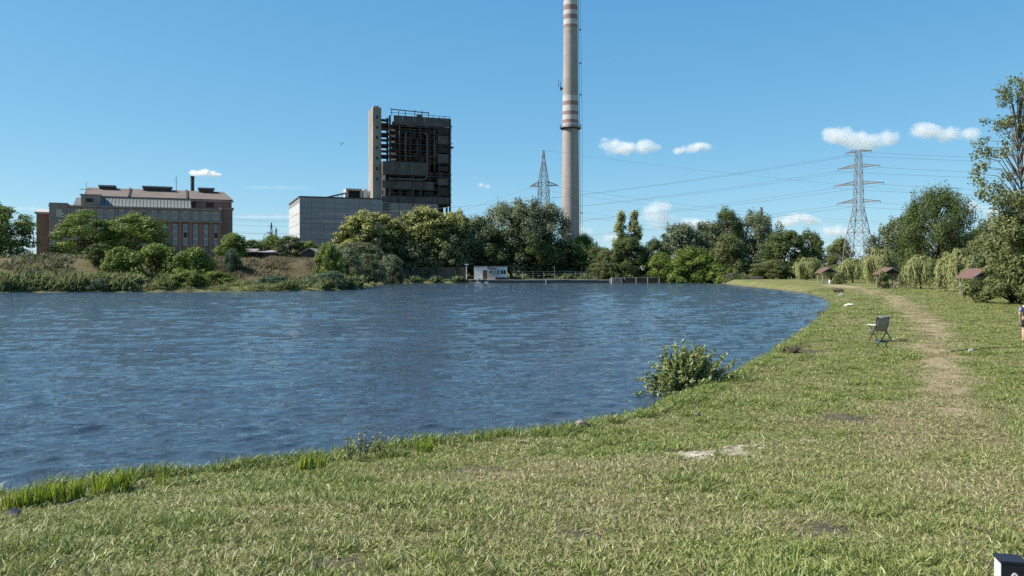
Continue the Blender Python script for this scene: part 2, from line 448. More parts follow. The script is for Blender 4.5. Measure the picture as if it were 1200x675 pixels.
def make_tree(seed, H, Rr, z0=0.25, prof='dome', ncl=60, per=110, leaf=0.4, cr=None, flat=0.75, m='green', bark=None, aspect=0.62,
              up=0.35, hole=0.0, wind=0.0, bloom=False, spike=0.0, trunk_r=None, inner=0.45, trunks=1):
    """returns (trunk mesh, crown mesh): limbs run to leaf clumps spread through the crown"""
    rg = np.random.default_rng(seed); cr = cr or Rr*0.26
    prf = {'dome': lambda t: np.sqrt(np.clip(1-(np.abs(t-0.42)/0.60)**2.2, 0.02, 1)),
           'round': lambda t: np.sqrt(np.clip(1-((t-0.5)/0.55)**2, 0.02, 1)),
           'bush': lambda t: np.sqrt(np.clip(1-(np.clip(t-0.15, 0, 1)/0.88)**2, 0.02, 1)),
           'spire': lambda t: np.clip(1.15*np.sqrt(np.clip(1-t, 0, 1))*np.clip(0.35+t*3, 0, 1), 0.05, 1),
           'vase': lambda t: np.clip(0.35+0.9*t, 0, 1)*np.sqrt(np.clip(1.06-t**4, 0.05, 1)),
           'flame': lambda t: np.clip(0.55+1.4*t, 0, 1)*np.sqrt(np.clip(1.02-t**1.7, 0.01, 1))}[prof]
    t = (np.arange(ncl)+rg.random(ncl))/ncl; rg.shuffle(t)
    th = rg.random(ncl)*2*math.pi
    lob = 1+0.16*np.sin(2*th+rg.random()*6)+0.12*np.sin(3*th+rg.random()*6+4*t)+0.10*np.sin(5*th+7*t)
    r = np.clip(Rr*prf(t)-cr*0.55, 0.03*Rr, None)*lob*np.sqrt(inner**2+(1-inner**2)*rg.random(ncl))
    zc = z0*H+(H*(1-z0)-cr*0.8)*t + rg.normal(0, 0.02*H, ncl)
    zc = np.maximum(zc, cr*0.35)
    cen = np.stack([r*np.cos(th)+wind*Rr*t**1.5, r*np.sin(th), zc], -1)
    keep = rg.random(ncl) > hole; cen = cen[keep]; ncl = len(cen); t = t[keep]
    crs = cr*rg.uniform(0.62, 1.30, ncl)
    ct = rg.random(ncl)
    L = []
    for i in range(ncl):
        k = int(1.8*per*(crs[i]/cr)**1.6*rg.uniform(0.8, 1.2))
        u = unit(rg.normal(size=(k, 3)))
        rad_ = crs[i]*(0.35+0.65*rg.random(k)**0.5)*(1+0.22*np.sin(u[:, 0]*5+i)+0.18*np.sin(u[:, 2]*6+2*i))
        p = u*rad_[:, None]; p[:, 2] *= flat
        if spike: p[:, 2] += spike*crs[i]*rg.random(k)**2
        if wind: p[:, 0] += 0.5*wind*crs[i]*rg.random(k)
        n = u*0.75+np.array([0, 0, up])+rg.normal(0, 0.42, (k, 3))
        d = rg.normal(size=(k, 3))+np.array([wind*1.5, 0, -0.25+spike])
        tn = 0.42*ct[i]+0.55*rg.random(k)**1.2
        if bloom:
            tn = 0.55*tn; q = (u[:, 2] > -0.05) & (rad_ > crs[i]*0.62) & (rg.random(k) < 0.72); tn[q] = 0.72+0.28*rg.random(q.sum())
        L.append((cen[i]+p, n, d, leaf*rg.uniform(0.65, 1.25, k), tn))
    c, n, d, s, tn = [np.concatenate(a) for a in zip(*L)]
    crown = leaf_mesh('crown', c, n, d, s, aspect, tn, LM[m])
    tb = MB(); trr = trunk_r or max(0.06, H*0.022)
    for q in range(trunks):
        top = 0.72*H if prof != 'bush' else 0.5*H
        off = Vector((rg.normal()*0.12*Rr*(trunks > 1), rg.normal()*0.12*Rr*(trunks > 1), 0))
        pts = [Vector((0, 0, -0.4))+off*0.3, Vector((rg.normal()*0.01*H, rg.normal()*0.01*H, H*z0*0.7))+off,
               Vector((wind*0.3*Rr+rg.normal()*0.03*H, rg.normal()*0.03*H, (H*z0*0.7+top)/2))+off*1.6, Vector((wind*0.6*Rr, 0, top))+off*2]
        tb.tube(pts, [trr*1.15, trr*0.85, trr*0.5, trr*0.16], 7)
        for i in range(q, ncl, trunks):
            cc = Vector(cen[i]); h = max(H*z0*0.55, min(top, cc.z-0.55*math.hypot(cc.x, cc.y)-0.06*H))
            a = 0
            for j in range(3):
                if pts[j].z <= h <= pts[j+1].z:
                    a = (h-pts[j].z)/(pts[j+1].z-pts[j].z); base = pts[j].lerp(pts[j+1], a); break
            else: base = pts[2]
            mid = base.lerp(cc, 0.5)+Vector((0, 0, 0.06*H*(1 if cc.z > h else 0)))
            tb.tube([base, mid, cc], [trr*0.34, trr*0.22, trr*0.07], 4, False)
    return tb.mesh('trunk', bark or BARK, True), crown

def make_willow(seed, H, Rr, strands=620, per=34, leaf=0.48, wind=0.25, m='willow'):
    """weeping crown: arching shoots that hang almost to the ground"""
    rg = np.random.default_rng(seed); L = []; tb = MB()
    tb.tube([(0, 0, -0.3), (0.05*Rr, 0, 0.3*H), (0, 0.05*Rr, 0.62*H)], [H*0.035, H*0.028, H*0.018], 7)
    heads = []
    for k in range(36):
        a = rg.random()*6.28; rr = Rr*rg.uniform(0.15, 0.8); heads.append(Vector((rr*math.cos(a)+wind*0.3*Rr, rr*math.sin(a), H*rg.uniform(0.82, 1.0)*(0.95-0.55*(rr/Rr)**1.8))))
        tb.tube([(0, 0, 0.32*H), heads[-1]*0.55+Vector((0, 0, 0.30*H)), heads[-1]], [H*0.014, H*0.009, H*0.004], 4, False)
    for q in range(strands):
        h = heads[rg.integers(len(heads))]
        a = math.atan2(h.y, h.x)+rg.normal(0, 0.8); out = Rr*rg.uniform(0.1, 0.45); drop = (h.z-0.03*H)*rg.uniform(0.15, 1.0)**0.8
        s = np.sort(rg.random(per))
        x = h.x+math.cos(a)*out*np.sqrt(s)+wind*0.35*Rr*s; y = h.y+math.sin(a)*out*np.sqrt(s)
        z = h.z+0.10*H*np.sin(np.clip(s*3.6, 0, 3.14159))*rg.uniform(0.3, 1)-drop*s**1.7
        p = np.stack([x, y, z], -1)+rg.normal(0, 0.02*Rr, (per, 3))
        n = np.stack([np.full(per, math.cos(a)), np.full(per, math.sin(a)), np.full(per, 0.5)], -1)+rg.normal(0, 0.5, (per, 3))
        d = np.stack([0.3*math.cos(a)+np.full(per, wind*0.8), np.full(per, 0.3*math.sin(a)), -0.3-1.2*s], -1)+rg.normal(0, 0.25, (per, 3))
        L.append((p, n, d, leaf*rg.uniform(0.6, 1.3, per), np.clip(0.6*rg.random()+0.4*rg.random(per), 0, 1)))
    c, n, d, s, tn = [np.concatenate(a) for a in zip(*L)]
    c[:, 2] = np.maximum(c[:, 2], 0.05)
    return tb.mesh('trunk', BARK, True), leaf_mesh('crown', c, n, d, s, 0.22, tn, LM[m])

# one pattern tree per kind: (meshes, height, radius)
KIND = {}
def kind(key, H, Rr, meshes): KIND[key] = (meshes, H, Rr)
kind('round_a', 12, 6.5, make_tree(11, 12, 6.5, 0.06, 'dome', 66, 130, 0.42, flat=0.62, m='green'))
kind('round_b', 12, 6.5, make_tree(12, 12, 6.5, 0.05, 'dome', 58, 140, 0.42, flat=0.6, m='green', hole=0.1))
kind('bush_a', 6, 4, make_tree(21, 6, 4, 0.05, 'bush', 46, 120, 0.36, m='bright', trunks=3))
kind('bush_b', 6, 4, make_tree(22, 6, 4, 0.05, 'bush', 42, 120, 0.34, m='green', trunks=3))
kind('blue_bush', 5, 4, make_tree(23, 5, 4, 0.03, 'bush', 46, 120, 0.30, m='blue', trunks=3))
kind('bloom_a', 17, 8.5, make_tree(31, 17, 8.5, 0.04, 'dome', 170, 110, 0.48, cr=1.6, m='bloom', bloom=True, inner=0.72))
kind('bloom_b', 17, 8.0, make_tree(32, 17, 8.0, 0.04, 'dome', 160, 110, 0.48, cr=1.65, m='bloom', bloom=True, inner=0.72))
kind('silver_a', 12, 7, make_tree(41, 12, 7, 0.05, 'bush', 80, 120, 0.42, cr=1.5, m='silver', spike=0.6, trunks=3))
kind('silver_b', 12, 6, make_tree(42, 12, 6, 0.06, 'dome', 74, 120, 0.42, cr=1.4, m='silver', spike=0.6))
kind('poplar_a', 22, 10, make_tree(51, 22, 10, 0.06, 'dome', 120, 130, 0.52, cr=2.0, m='silver', spike=0.9, hole=0.06))
kind('poplar_b', 22, 9, make_tree(52, 22, 9, 0.05, 'dome', 110, 130, 0.52, cr=1.9, m='dark', spike=0.9, hole=0.06))
kind('spire', 16, 2.2, make_tree(61, 16, 2.2, 0.08, 'spire', 90, 46, 0.36, cr=0.66, m='willow', spike=1.3, hole=0.12))
kind('dark_a', 13, 6, make_tree(71, 13, 6, 0.06, 'dome', 76, 130, 0.42, cr=1.5, m='dark'))
kind('dark_b', 13, 6, make_tree(72, 13, 6, 0.04, 'round', 70, 130, 0.42, cr=1.5, m='dark', hole=0.06))
kind('mixed_a', 13, 6, make_tree(73, 13, 6, 0.05, 'dome', 74, 130, 0.42, cr=1.5, m='green', spike=0.4))
kind('mixed_b', 13, 6, make_tree(74, 13, 6, 0.05, 'bush', 74, 130, 0.42, cr=1.45, m='olive', spike=0.5, trunks=2))
kind('blown', 16, 8, make_tree(81, 16, 8, 0.03, 'dome', 170, 120, 0.42, cr=1.35, m='dark', spike=1.5, wind=0.12, aspect=0.4, inner=0.55))
kind('willow_a', 7, 4, make_willow(91, 7, 4))
kind('willow_b', 7, 4, make_willow(92, 7, 4))
kind('willow_c', 7, 4, make_willow(93, 7, 4, m='olive'))

def tree(name, key, px, dist, top, wpx, label, group, cat='tree', base=None, rz=None, sink=0.0):
    """plant a tree so that its tip reaches picture row top and its crown is wpx wide, at its own depth"""
    (tm, cm), H, Rr = KIND[key]
    x, y, z = at(px, dist)
    if base is not None: z = base
    o = empty(name, (x, y, z-sink), rz if rz is not None else random.Random(int(px*7+dist)).random()*6.28)
    h = zpx(top, dist)-z+sink; w = wpx/FPX*dist
    o.scale = (w/(2*Rr), w/(2*Rr), h/H)
    link('trunk', tm, o); link('crown', cm, o)
    return tag(o, label, cat, group)

G1, G2, G3, G4, G5 = ('trees before the brick factory', 'shrubs on the embankment', 'trees behind the quay', 'trees at the lake end', 'weeping willows along the meadow')
T = tree
# across the lake, before the factory
T('broadleaf_tree', 'round_a', 0, 160, 236, 84, 'broad green tree cut off by the picture edge beside the orange brick wing', G1, rz=0.4)
T('broadleaf_tree', 'round_b', 100, 166, 244, 86, 'wide green tree hiding the grey corner of the brick factory', G1, rz=2.0)
T('broadleaf_tree', 'round_a', 156, 172, 248, 92, 'green spreading tree in front of the middle of the brick factory facade', G1, rz=4.1)
T('dark_tree', 'dark_b', 117, 146, 284, 36, 'small dark tree below the wide green factory tree', G1)
T('round_bush', 'bush_a', 142, 137, 285, 48, 'rounded yellow-green bush leftmost of three below the factory', G2, 'bush')
T('round_bush', 'bush_a', 183, 139, 281, 66, 'largest rounded yellow-green bush in the middle of three below the factory', G2, 'bush', rz=2.2)
T('round_bush', 'bush_b', 225, 137, 287, 56, 'low rounded bush rightmost of three below the factory windows', G2, 'bush')
T('broadleaf_tree', 'bush_a', 273, 168, 270, 40, 'light green small tree right beside the end of the factory', G1)
T('dark_bush', 'blue_bush', 271, 152, 290, 22, 'small round blue-green bush in front of the light green tree', G2, 'bush')
T('dark_tree', 'dark_a', 294, 176, 280, 34, 'dark little tree behind the porch hut', G1)
T('broadleaf_tree', 'mixed_a', 318, 205, 276, 44, 'green tree behind the huts below the far pylons', G1)
T('dark_tree', 'dark_a', 340, 178, 275, 40, 'dark round tree before the clad hall corner', G1)
T('broadleaf_tree', 'bush_a', 362, 195, 280, 34, 'pale green tree behind the brown barn', G1)
T('broadleaf_tree', 'bush_a', 386, 152, 279, 36, 'upright yellow-green tree at the end of the dry embankment', G1, rz=1.0)
T('shore_shrub', 'blue_bush', 388, 138.5, 316, 66, 'dense blue-green shrub on the tip of the spit', G2, 'shrub', rz=0.8)
T('shore_shrub', 'blue_bush', 36, 126, 315, 32, 'rounded blue-green shrub among the reeds below the orange wing', G2, 'shrub', rz=2.4)
T('shore_shrub', 'blue_bush', 118, 123.5, 325, 24, 'small blue-green shrub at the waterline below the wide tree', G2, 'shrub')
T('shore_shrub', 'bush_b', 190, 125, 327, 20, 'tiny pale shrub at the waterline below the three bushes', G2, 'shrub')
T('shore_shrub', 'bush_a', 222, 127, 316, 40, 'feathery yellow-green shrub among the reeds below the factory', G2, 'shrub')
T('shore_shrub', 'bush_b', 255, 132, 317, 44, 'low green scrub on the slope right of the feathery shrub', G2, 'shrub')
T('shore_shrub', 'blue_bush', 320, 134, 322, 40, 'flat green scrub at the foot of the dry slope', G2, 'shrub')
# behind the quay
T('silver_shrub', 'silver_a', 408, 160, 291, 46, 'silvery shrub at the foot of the yellow-green embankment tree', G3, 'shrub', rz=0.5)
T('silver_shrub', 'silver_b', 432, 178, 296, 44, 'silvery shrub bending over the inlet', G3, 'shrub', rz=2.5)
T('silver_shrub', 'silver_a', 456, 200, 299, 44, 'low silvery shrub at the inner end of the inlet', G3, 'shrub', rz=4.5)
T('blossom_tree', 'bloom_a', 433, 232, 247, 80, 'domed yellow-blossomed tree before the clad hall', G3, rz=0.3)
T('blossom_tree', 'bloom_b', 500, 238, 242, 74, 'domed yellow-blossomed tree before the burnt-out boiler house', G3, rz=2.0)
T('blossom_tree', 'bloom_a', 534, 240, 246, 52, 'narrow yellow-green tree right of the boiler house foot', G3, rz=3.3)
T('silver_tree', 'silver_a', 422, 222, 284, 66, 'low silvery-leaved tree at the mouth of the inlet', G3, rz=1.0)
T('silver_tree', 'silver_b', 483, 235, 271, 70, 'silvery-leaved tree below the two blossomed domes', G3, rz=2.6)
T('silver_tree', 'silver_a', 527, 235, 276, 56, 'silvery-leaved tree above the wooden quay fence', G3, rz=4.0)
T('silver_tree', 'silver_b', 556, 241, 252, 62, 'tall silvery tree left of the big dark poplars', G3, rz=5.2)
T('poplar_tree', 'poplar_a', 600, 244, 236, 92, 'big grey-green poplar behind the white cabin', G3, rz=0.6)
T('poplar_tree', 'poplar_a', 634, 246, 237, 84, 'big grey-green poplar before the peaked pylon', G3, rz=3.5)
T('poplar_tree', 'poplar_b', 578, 241, 268, 56, 'dark tree directly above the white cabin roof', G3)
T('poplar_tree', 'poplar_b', 628, 241, 276, 64, 'dark tree behind the quay right of the white cabin', G3)
T('dark_tree', 'dark_a', 660, 243, 281, 52, 'dark tree at the foot of the tall chimney', G3)
T('broadleaf_tree', 'mixed_a', 683, 246, 275, 40, 'sunlit green tree right of the chimney foot', G3)
T('dark_tree', 'dark_b', 702, 240, 288, 44, 'dark low tree between chimney and the twin spires', G3)
T('broadleaf_tree', 'mixed_b', 712, 232, 292, 34, 'olive tree over the end of the quay', G3)
# end of the lake
T('spire_poplar', 'spire', 728, 236, 248, 25, 'slim pointed poplar, the one nearer the chimney of two', G4)
T('spire_poplar', 'spire', 744, 236, 247, 26, 'slim pointed poplar, the one farther from the chimney of two', G4, rz=2.5)
T('dark_tree', 'dark_a', 735, 230, 276, 52, 'bushy dark tree at the foot of the twin spires', G4)
T('dark_tree', 'dark_b', 766, 234, 279, 38, 'dark tree right of the twin spires', G4)
T('silver_tree', 'silver_b', 795, 244, 260, 64, 'grey-green round tree left of the tallest lake-end tree', G4)
T('silver_tree', 'silver_b', 828, 248, 258, 56, 'grey-green tree behind the lighter olive willow', G4, rz=1.1)
T('dark_tree', 'poplar_b', 852, 250, 245, 48, 'tallest dark pointed tree at the lake end', G4)
T('silver_tree', 'poplar_a', 886, 252, 249, 66, 'broad grey-green tree below the far lattice mast', G4, rz=1.9)
T('olive_tree', 'mixed_b', 853, 226, 274, 56, 'lighter olive tree at the lake end in front of the dark ones', G4)
T('dark_tree', 'dark_a', 921, 222, 267, 62, 'dark round tree behind the mown tip of the bank', G4)
T('dark_tree', 'dark_b', 948, 226, 269, 44, 'dark tree left of the big pylon', G4)
T('broadleaf_tree', 'mixed_a', 812, 224, 290, 66, 'green waterside tree right of the rusty walls', G4)
T('broadleaf_tree', 'mixed_a', 775, 226, 296, 48, 'low green tree above the rusty walls', G4)
T('waterside_bush', 'bush_b', 838, 220, 306, 46, 'low green bush at the water beside the tarred hut', G4, 'bush')
T('waterside_bush', 'bush_b', 798, 222, 310, 44, 'low green bush hanging over the water right of the walls', G4, 'bush', rz=2.0)
T('waterside_bush', 'bush_a', 857, 216, 312, 18, 'small yellowish bush against the tarred hut', G4, 'bush')
T('broadleaf_tree', 'mixed_b', 985, 240, 279, 46, 'olive tree behind the big pylon legs', G4)
T('silver_tree', 'silver_b', 1040, 225, 262, 60, 'grey-green tree right of the big pylon', G4)
T('silver_tree', 'silver_b', 1062, 235, 250, 56, 'grey-green tree half hidden by the wind-blown tree', G4, rz=3.0)
T('windblown_tree', 'blown', 1094, 168, 225, 94, 'large dark wind-blown tree over the willows', G4, rz=0.0)
T('dark_tree', 'dark_b', 1152, 180, 262, 66, 'dark tree between the wind-blown tree and the tall sparse tree', G4)
T('olive_tree', 'mixed_b', 1160, 130, 272, 70, 'olive bushy tree behind the last picnic shelter', G4)
# willows of the meadow, from the lake end towards the viewer
T('weeping_willow', 'willow_a', 945, 196, 300, 37, 'small weeping willow at the far end of the meadow', G5, rz=0.0)
T('weeping_willow', 'willow_b', 999, 160, 301, 42, 'weeping willow between the two far picnic shelters', G5, rz=0.2)
T('weeping_willow', 'willow_a', 1029, 140, 289, 44, 'taller weeping willow just left of the middle picnic shelter', G5, rz=-0.2)
T('weeping_willow', 'willow_c', 974, 190, 308, 34, 'small brownish willow behind the far picnic shelter', G5, rz=0.3)
T('weeping_willow', 'willow_b', 1079, 112, 296, 46, 'weeping willow right of the middle picnic shelter', G5, rz=0.1)
T('weeping_willow', 'willow_a', 1122, 98, 288, 56, 'broad weeping willow left of the last picnic shelter', G5, rz=0.3)
T('weeping_willow', 'willow_c', 1166, 104, 283, 66, 'weeping willow behind the red roof of the last picnic shelter', G5, rz=-0.3)

T('meadow_bush', 'mixed_b', 1034, 112, 318, 16, 'small olive bush at the front corner of the middle picnic shelter', G5, 'bush')
T('meadow_bush', 'willow_c', 1062, 114, 312, 22, 'drooping olive bush hugging the middle picnic shelter', G5, 'bush')
T('meadow_bush', 'mixed_b', 985, 146, 319, 20, 'olive bush beside the far picnic shelter', G5, 'bush')
T('meadow_bush', 'willow_b', 1140, 88, 306, 26, 'pale drooping bush beside the last picnic shelter', G5, 'bush')
T('lake_end_bush', 'mixed_b', 712, 236, 305, 60, 'olive undergrowth bush between quay and stone abutment', G4, 'bush')
T('lake_end_bush', 'dark_a', 755, 232, 300, 50, 'dark undergrowth bush right behind the rusty wall', G4, 'bush')
T('lake_end_bush', 'mixed_b', 905, 214, 305, 60, 'olive undergrowth at the edge of the mown tip', G4, 'bush')
# the tall sparse tree and the leafy one at the right edge, nearer and finer
def near_tree(px, dist, top, Rr, label, name, **kw):
    x, y, z = at(px, dist); H = zpx(top, dist)-z
    o = empty(name, (x, y, z))
    tm, cm = make_tree(H=H, Rr=Rr, **kw)
    link('trunk', tm, o); link('crown', cm, o)
    return tag(o, label, 'tree', 'trees at the meadow edge')
near_tree(1196, 74, 90, 5.4, 'tall sparse tree with the sky showing through at the picture edge', 'sparse_poplar',
          seed=101, z0=0.30, prof='flame', ncl=150, per=36, leaf=0.24, cr=0.62, m='olive', spike=0.6, wind=-0.05, inner=0.25, trunk_r=0.16, hole=0.22)
near_tree(1193, 66, 258, 3.6, 'leafy olive-green tree reaching the ground at the picture edge', 'leafy_tree',
          seed=102, z0=0.04, prof='bush', ncl=110, per=170, leaf=0.20, cr=0.62, m='olive', spike=0.4, trunks=3)
near_tree(1240, 62, 200, 5.0, 'leafy tree just outside the picture edge beside the sparse one', 'leafy_tree',
          seed=103, z0=0.05, prof='dome', ncl=90, per=150, leaf=0.24, cr=0.8, m='olive', spike=0.4)
# ------------------------------------------------------------------ buildings across the lake
class Frame:
    """ground plan axes of a building: u along its front, v into its depth"""
    def __init__(s, x, y, z, a):
        s.o = (x, y, z); s.a = a; s.c, s.s = math.cos(a), math.sin(a)
    def u(s, px, v=0.0):
        k = (px-600)/FPX; x0 = s.o[0]-s.s*v; y0 = s.o[1]+s.c*v
        return (k*y0-x0)/(s.c-k*s.s)
    def depth(s, u, v=0.0): return s.o[1]+s.s*u+s.c*v
    def z(s, py, u, v=0.0): return zpx(py, s.depth(u, v))-s.o[2]
    def root(s, name): return empty(name, s.o, s.a)

BRICK = plain('brick_red', (0.30, 0.17, 0.125), (0.22, 0.13, 0.10), 0.5, 0.95, streak=(0.8, (0.12, 0.10, 0.09), 0.5))
BRICK2 = plain('brick_orange', (0.29, 0.135, 0.082), (0.23, 0.11, 0.072), 0.5, 0.95)
RENDER = plain('grey_render', (0.33, 0.265, 0.23), (0.22, 0.17, 0.145), 0.35, 0.95, streak=(0.7, (0.14, 0.115, 0.105), 0.6))
PALE = plain('pale_render', (0.48, 0.43, 0.38), (0.34, 0.30, 0.265), 0.6, 0.95)
WIN = plain('dirty_glass', (0.20, 0.22, 0.23), (0.10, 0.115, 0.125), 0.7, 0.25, spec=0.6)
DARKWIN = plain('dark_opening', (0.018, 0.019, 0.022), (0.03, 0.03, 0.032), 1.0, 0.5)
SKYGLASS = plain('greenhouse_glass', (0.20, 0.205, 0.19), (0.14, 0.15, 0.14), 0.5, 0.65, spec=0.3)
ROOFT = plain('old_roof', (0.19, 0.15, 0.125), (0.13, 0.105, 0.09), 0.35, 0.95, bmp=0.3)
METAL = plain('dark_metal', (0.055, 0.05, 0.05), (0.10, 0.07, 0.055), 1.2, 0.7, 0.3)
STEEL = plain('galvanised_steel', (0.30, 0.305, 0.31), (0.20, 0.20, 0.205), 0.8, 0.55, 0.5)
CONC = plain('concrete', (0.42, 0.385, 0.33), (0.32, 0.29, 0.25), 0.25, 0.95, bmp=0.15, streak=(0.5, (0.20, 0.175, 0.15), 0.55))
CHIM = plain('chimney_concrete', (0.37, 0.325, 0.30), (0.28, 0.245, 0.225), 0.22, 0.95, bmp=0.1, streak=(0.5, (0.21, 0.18, 0.155), 0.5))
STAIN = plain('stained_concrete', (0.34, 0.30, 0.25), (0.23, 0.195, 0.165), 0.2, 0.95, bmp=0.15, streak=(0.4, (0.11, 0.09, 0.078), 0.7))
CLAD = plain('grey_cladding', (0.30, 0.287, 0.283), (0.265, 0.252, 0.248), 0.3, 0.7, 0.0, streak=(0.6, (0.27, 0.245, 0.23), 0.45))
ENDP = plain('sunlit_grey_cladding', (0.46, 0.46, 0.46), (0.38, 0.38, 0.38), 0.3, 0.7)  # sunlight on the end wall put into the colour, paler than the front
LOWC = plain('brown_grey_cladding', (0.26, 0.23, 0.215), (0.20, 0.175, 0.165), 0.3, 0.8, streak=(0.6, (0.14, 0.12, 0.11), 0.5))
CLAD2 = plain('grey_cladding_aged', (0.285, 0.272, 0.268), (0.245, 0.232, 0.228), 0.3, 0.7, 0.0, streak=(0.6, (0.24, 0.22, 0.205), 0.45))
SEAM = plain('cladding_seam', (0.20, 0.19, 0.185), (0.24, 0.225, 0.22), 1.0, 0.8)
SOOT = plain('sooty_steel', (0.055, 0.048, 0.046), (0.028, 0.025, 0.025), 0.6, 0.8, 0.2)
SOOT2 = plain('sooty_panel', (0.135, 0.118, 0.11), (0.065, 0.056, 0.052), 0.4, 0.9, streak=(0.6, (0.05, 0.045, 0.043), 0.6))
PIPE = plain('lagged_pipe', (0.15, 0.13, 0.12), (0.085, 0.072, 0.066), 0.9, 0.7, 0.2)
RUST = plain('rusty_steel', (0.20, 0.095, 0.055), (0.12, 0.07, 0.05), 0.8, 0.9, 0.1)
WHITE = plain('old_white_paint', (0.72, 0.71, 0.68), (0.58, 0.57, 0.54), 0.8, 0.8)
REDP = plain('faded_red_paint', (0.29, 0.18, 0.165), (0.235, 0.155, 0.145), 0.4, 0.9)
WHITEP = plain('faded_white_paint', (0.52, 0.49, 0.47), (0.41, 0.38, 0.36), 0.4, 0.9, streak=(0.6, (0.35, 0.31, 0.28), 0.5))

# --- the brick factory
F = Frame(-124.7, 230, 4.6, R(22))
fac = F.root('brick_factory')
tag(fac, 'long old brick factory with pilasters, brown roof and glazed lean-to', 'factory')
LEN = F.u(259); HT = F.z(243, LEN/2)
MB().box((0, 0.35, -6), (LEN, 9, HT)).build('wall', BRICK, fac)
nb = 16; bay = LEN/nb
z_led = F.z(260.5, LEN)
win_t = MB().box((-0.62, 0, 0), (0.62, 0.2, 1)).mesh('window', PALE)
pane_t = MB().box((-0.46, -0.06, 0), (0.46, 0.0, 1)).mesh('pane', WIN)
winu_t = MB().box((-0.62, 0, 0), (0.62, 0.2, 1)).mesh('window', PALE)
dark_t = MB().box((-0.46, -0.06, 0), (0.46, 0.0, 1)).mesh('pane', DARKWIN)
pil_t = MB().box((-0.5, 0, 0), (0.5, 0.33, 1)).mesh('pilaster', BRICK)
rnd = random.Random(5)
for i in range(nb+1):
    p = link('pilaster', pil_t, fac, (min(max(i*bay, 0.5), LEN-0.5), 0.02, -5)); p.scale = (1, 1, z_led+5)
for i in range(nb):
    u = (i+0.5)*bay
    z0, z1 = F.z(288, LEN), F.z(263.5, LEN)
    w = link('window', win_t, fac, (u, 0.16, z0)); w.scale = (1, 1, z1-z0)
    for a, b_, dk in ((0.06, 0.28, 0), (0.36, 0.62, rnd.random() < 0.3), (0.68, 0.96, rnd.random() < 0.14)):
        q = link('pane', dark_t if dk else pane_t, w, (0, 0, a)); q.scale = (1, 1, b_-a)
    w = link('window', win_t, fac, (u, 0.12, -4.5)); w.scale = (1, 1, 4.4)
    q = link('pane', pane_t, w, (0, 0, 0.1)); q.scale = (1, 1, 0.8)
    zu0, zu1 = z_led+0.55, HT-0.75
    w = link('window', win_t, fac, (u, 0.02, zu0)); w.scale = (1.0, 1, zu1-zu0); w.data = winu_t
    q = link('pane', dark_t if rnd.random() < 0.12 else pane_t, w, (-0.0, 0, 0.18)); q.scale = (0.95, 1, 0.66)
MB().box((0, 0.12, z_led+0.35), (LEN, 0.345, HT-0.35)).build('attic_band', RENDER, fac)
MB().box((-0.2, -0.45, z_led-0.15), (LEN+0.25, 0.34, z_led+0.33)).build('ledge', RENDER, fac)
MB().box((-0.2, -0.35, HT-0.33), (LEN+0.3, 0.5, HT+0.12)).build('parapet', RENDER, fac)
# grey stair block at the near corner
ub = F.u(79)
MB().box((-0.05, -0.25, -5), (ub, 8.8, HT+0.7)).build('corner_block', RENDER, fac)
link('window', win_t, fac, (ub*0.55, -0.46, HT-3.2)).scale = (1.2, 1, 2.2)
# orange wing
u0 = F.u(42); zt = F.z(250, u0)
wing = MB().box((u0, 1.0, -6), (-0.06, 14, zt)).build('side_wing', BRICK2, fac)
MB().box((u0-0.4, 0.6, zt), (-0.06, 14.3, zt+0.5)).add([(u0-0.4, 0.6, zt+0.5), (-0.06, 0.6, zt+0.5), (-0.06, 7, zt+1.5), (u0-0.4, 7, zt+1.5)], [(0, 1, 2, 3)]).build('cornice', PALE, wing)
# hall behind, with the brown roof
V1 = 6.5; ul = F.u(100, V1); ur = F.u(271, V1+2); zh = F.z(231.5, 25, V1); VR = 17.0; zr = F.z(222, 25, VR)
MB().box((ul, V1, -5), (ur, 28, zh)).build('hall_wall', BRICK, fac)
roof = MB().prism([(V1-0.5, zh), (VR, zr), (29, zh), (29, zh-0.3), (V1-0.5, zh-0.3)], (ul-0.4, 0, 0), (0, 1, 0), (0, 0, 1), (1, 0, 0), ur-ul-1.2).build('roof', ROOFT, fac)
hip = MB().add([(ur-1.6, V1-0.5, zh), (ur+0.4, V1-0.5, zh), (ur+0.4, 29, zh), (ur-1.6, 29, zh), (ur-1.6, VR, zr)], [(0, 1, 4), (1, 2, 4), (2, 3, 4), (0, 4, 3), (0, 3, 2, 1)]).build('roof_hip', ROOFT, fac)
MB().box((ul-0.3, V1-0.7, zh-0.75), (ur+0.5, V1-0.02, zh-0.31)).build('eaves', RENDER, fac)
MB().box((F.u(259.5), 2.6, -5), (ur-0.03, V1-0.03, F.z(246, ur, 2.6))).build('end_bay', BRICK, fac)
MB().box((F.u(259.5)-0.2, 2.2, F.z(246, ur, 2.6)), (ur+0.3, V1-0.03, F.z(246, ur, 2.6)+0.6)).build('end_cornice', RENDER, fac)
for a, b_, yt in ((117, 135, 217.5), (168, 201, 218.5), (233, 250, 220.5)):
    ua, uz = F.u(a, VR), F.u(b_, VR); zz = F.z(yt, ua, VR)
    mon = MB().box((ua, VR-2.2, zr-1.2), (uz, VR+2.2, zz-0.42)).build('roof_monitor', METAL, fac)
    MB().box((ua-0.3, VR-2.6, zz-0.40), (uz+0.3, VR+2.6, zz)).build('monitor_cap', STEEL, mon)
# roof ribs
for px in (152, 219):
    uu = F.u(px, 12); MB().bar((uu, V1-0.4, zh+0.12), (uu, VR, zr+0.12), 0.5, 0.4).build('roof_rib', METAL, fac)
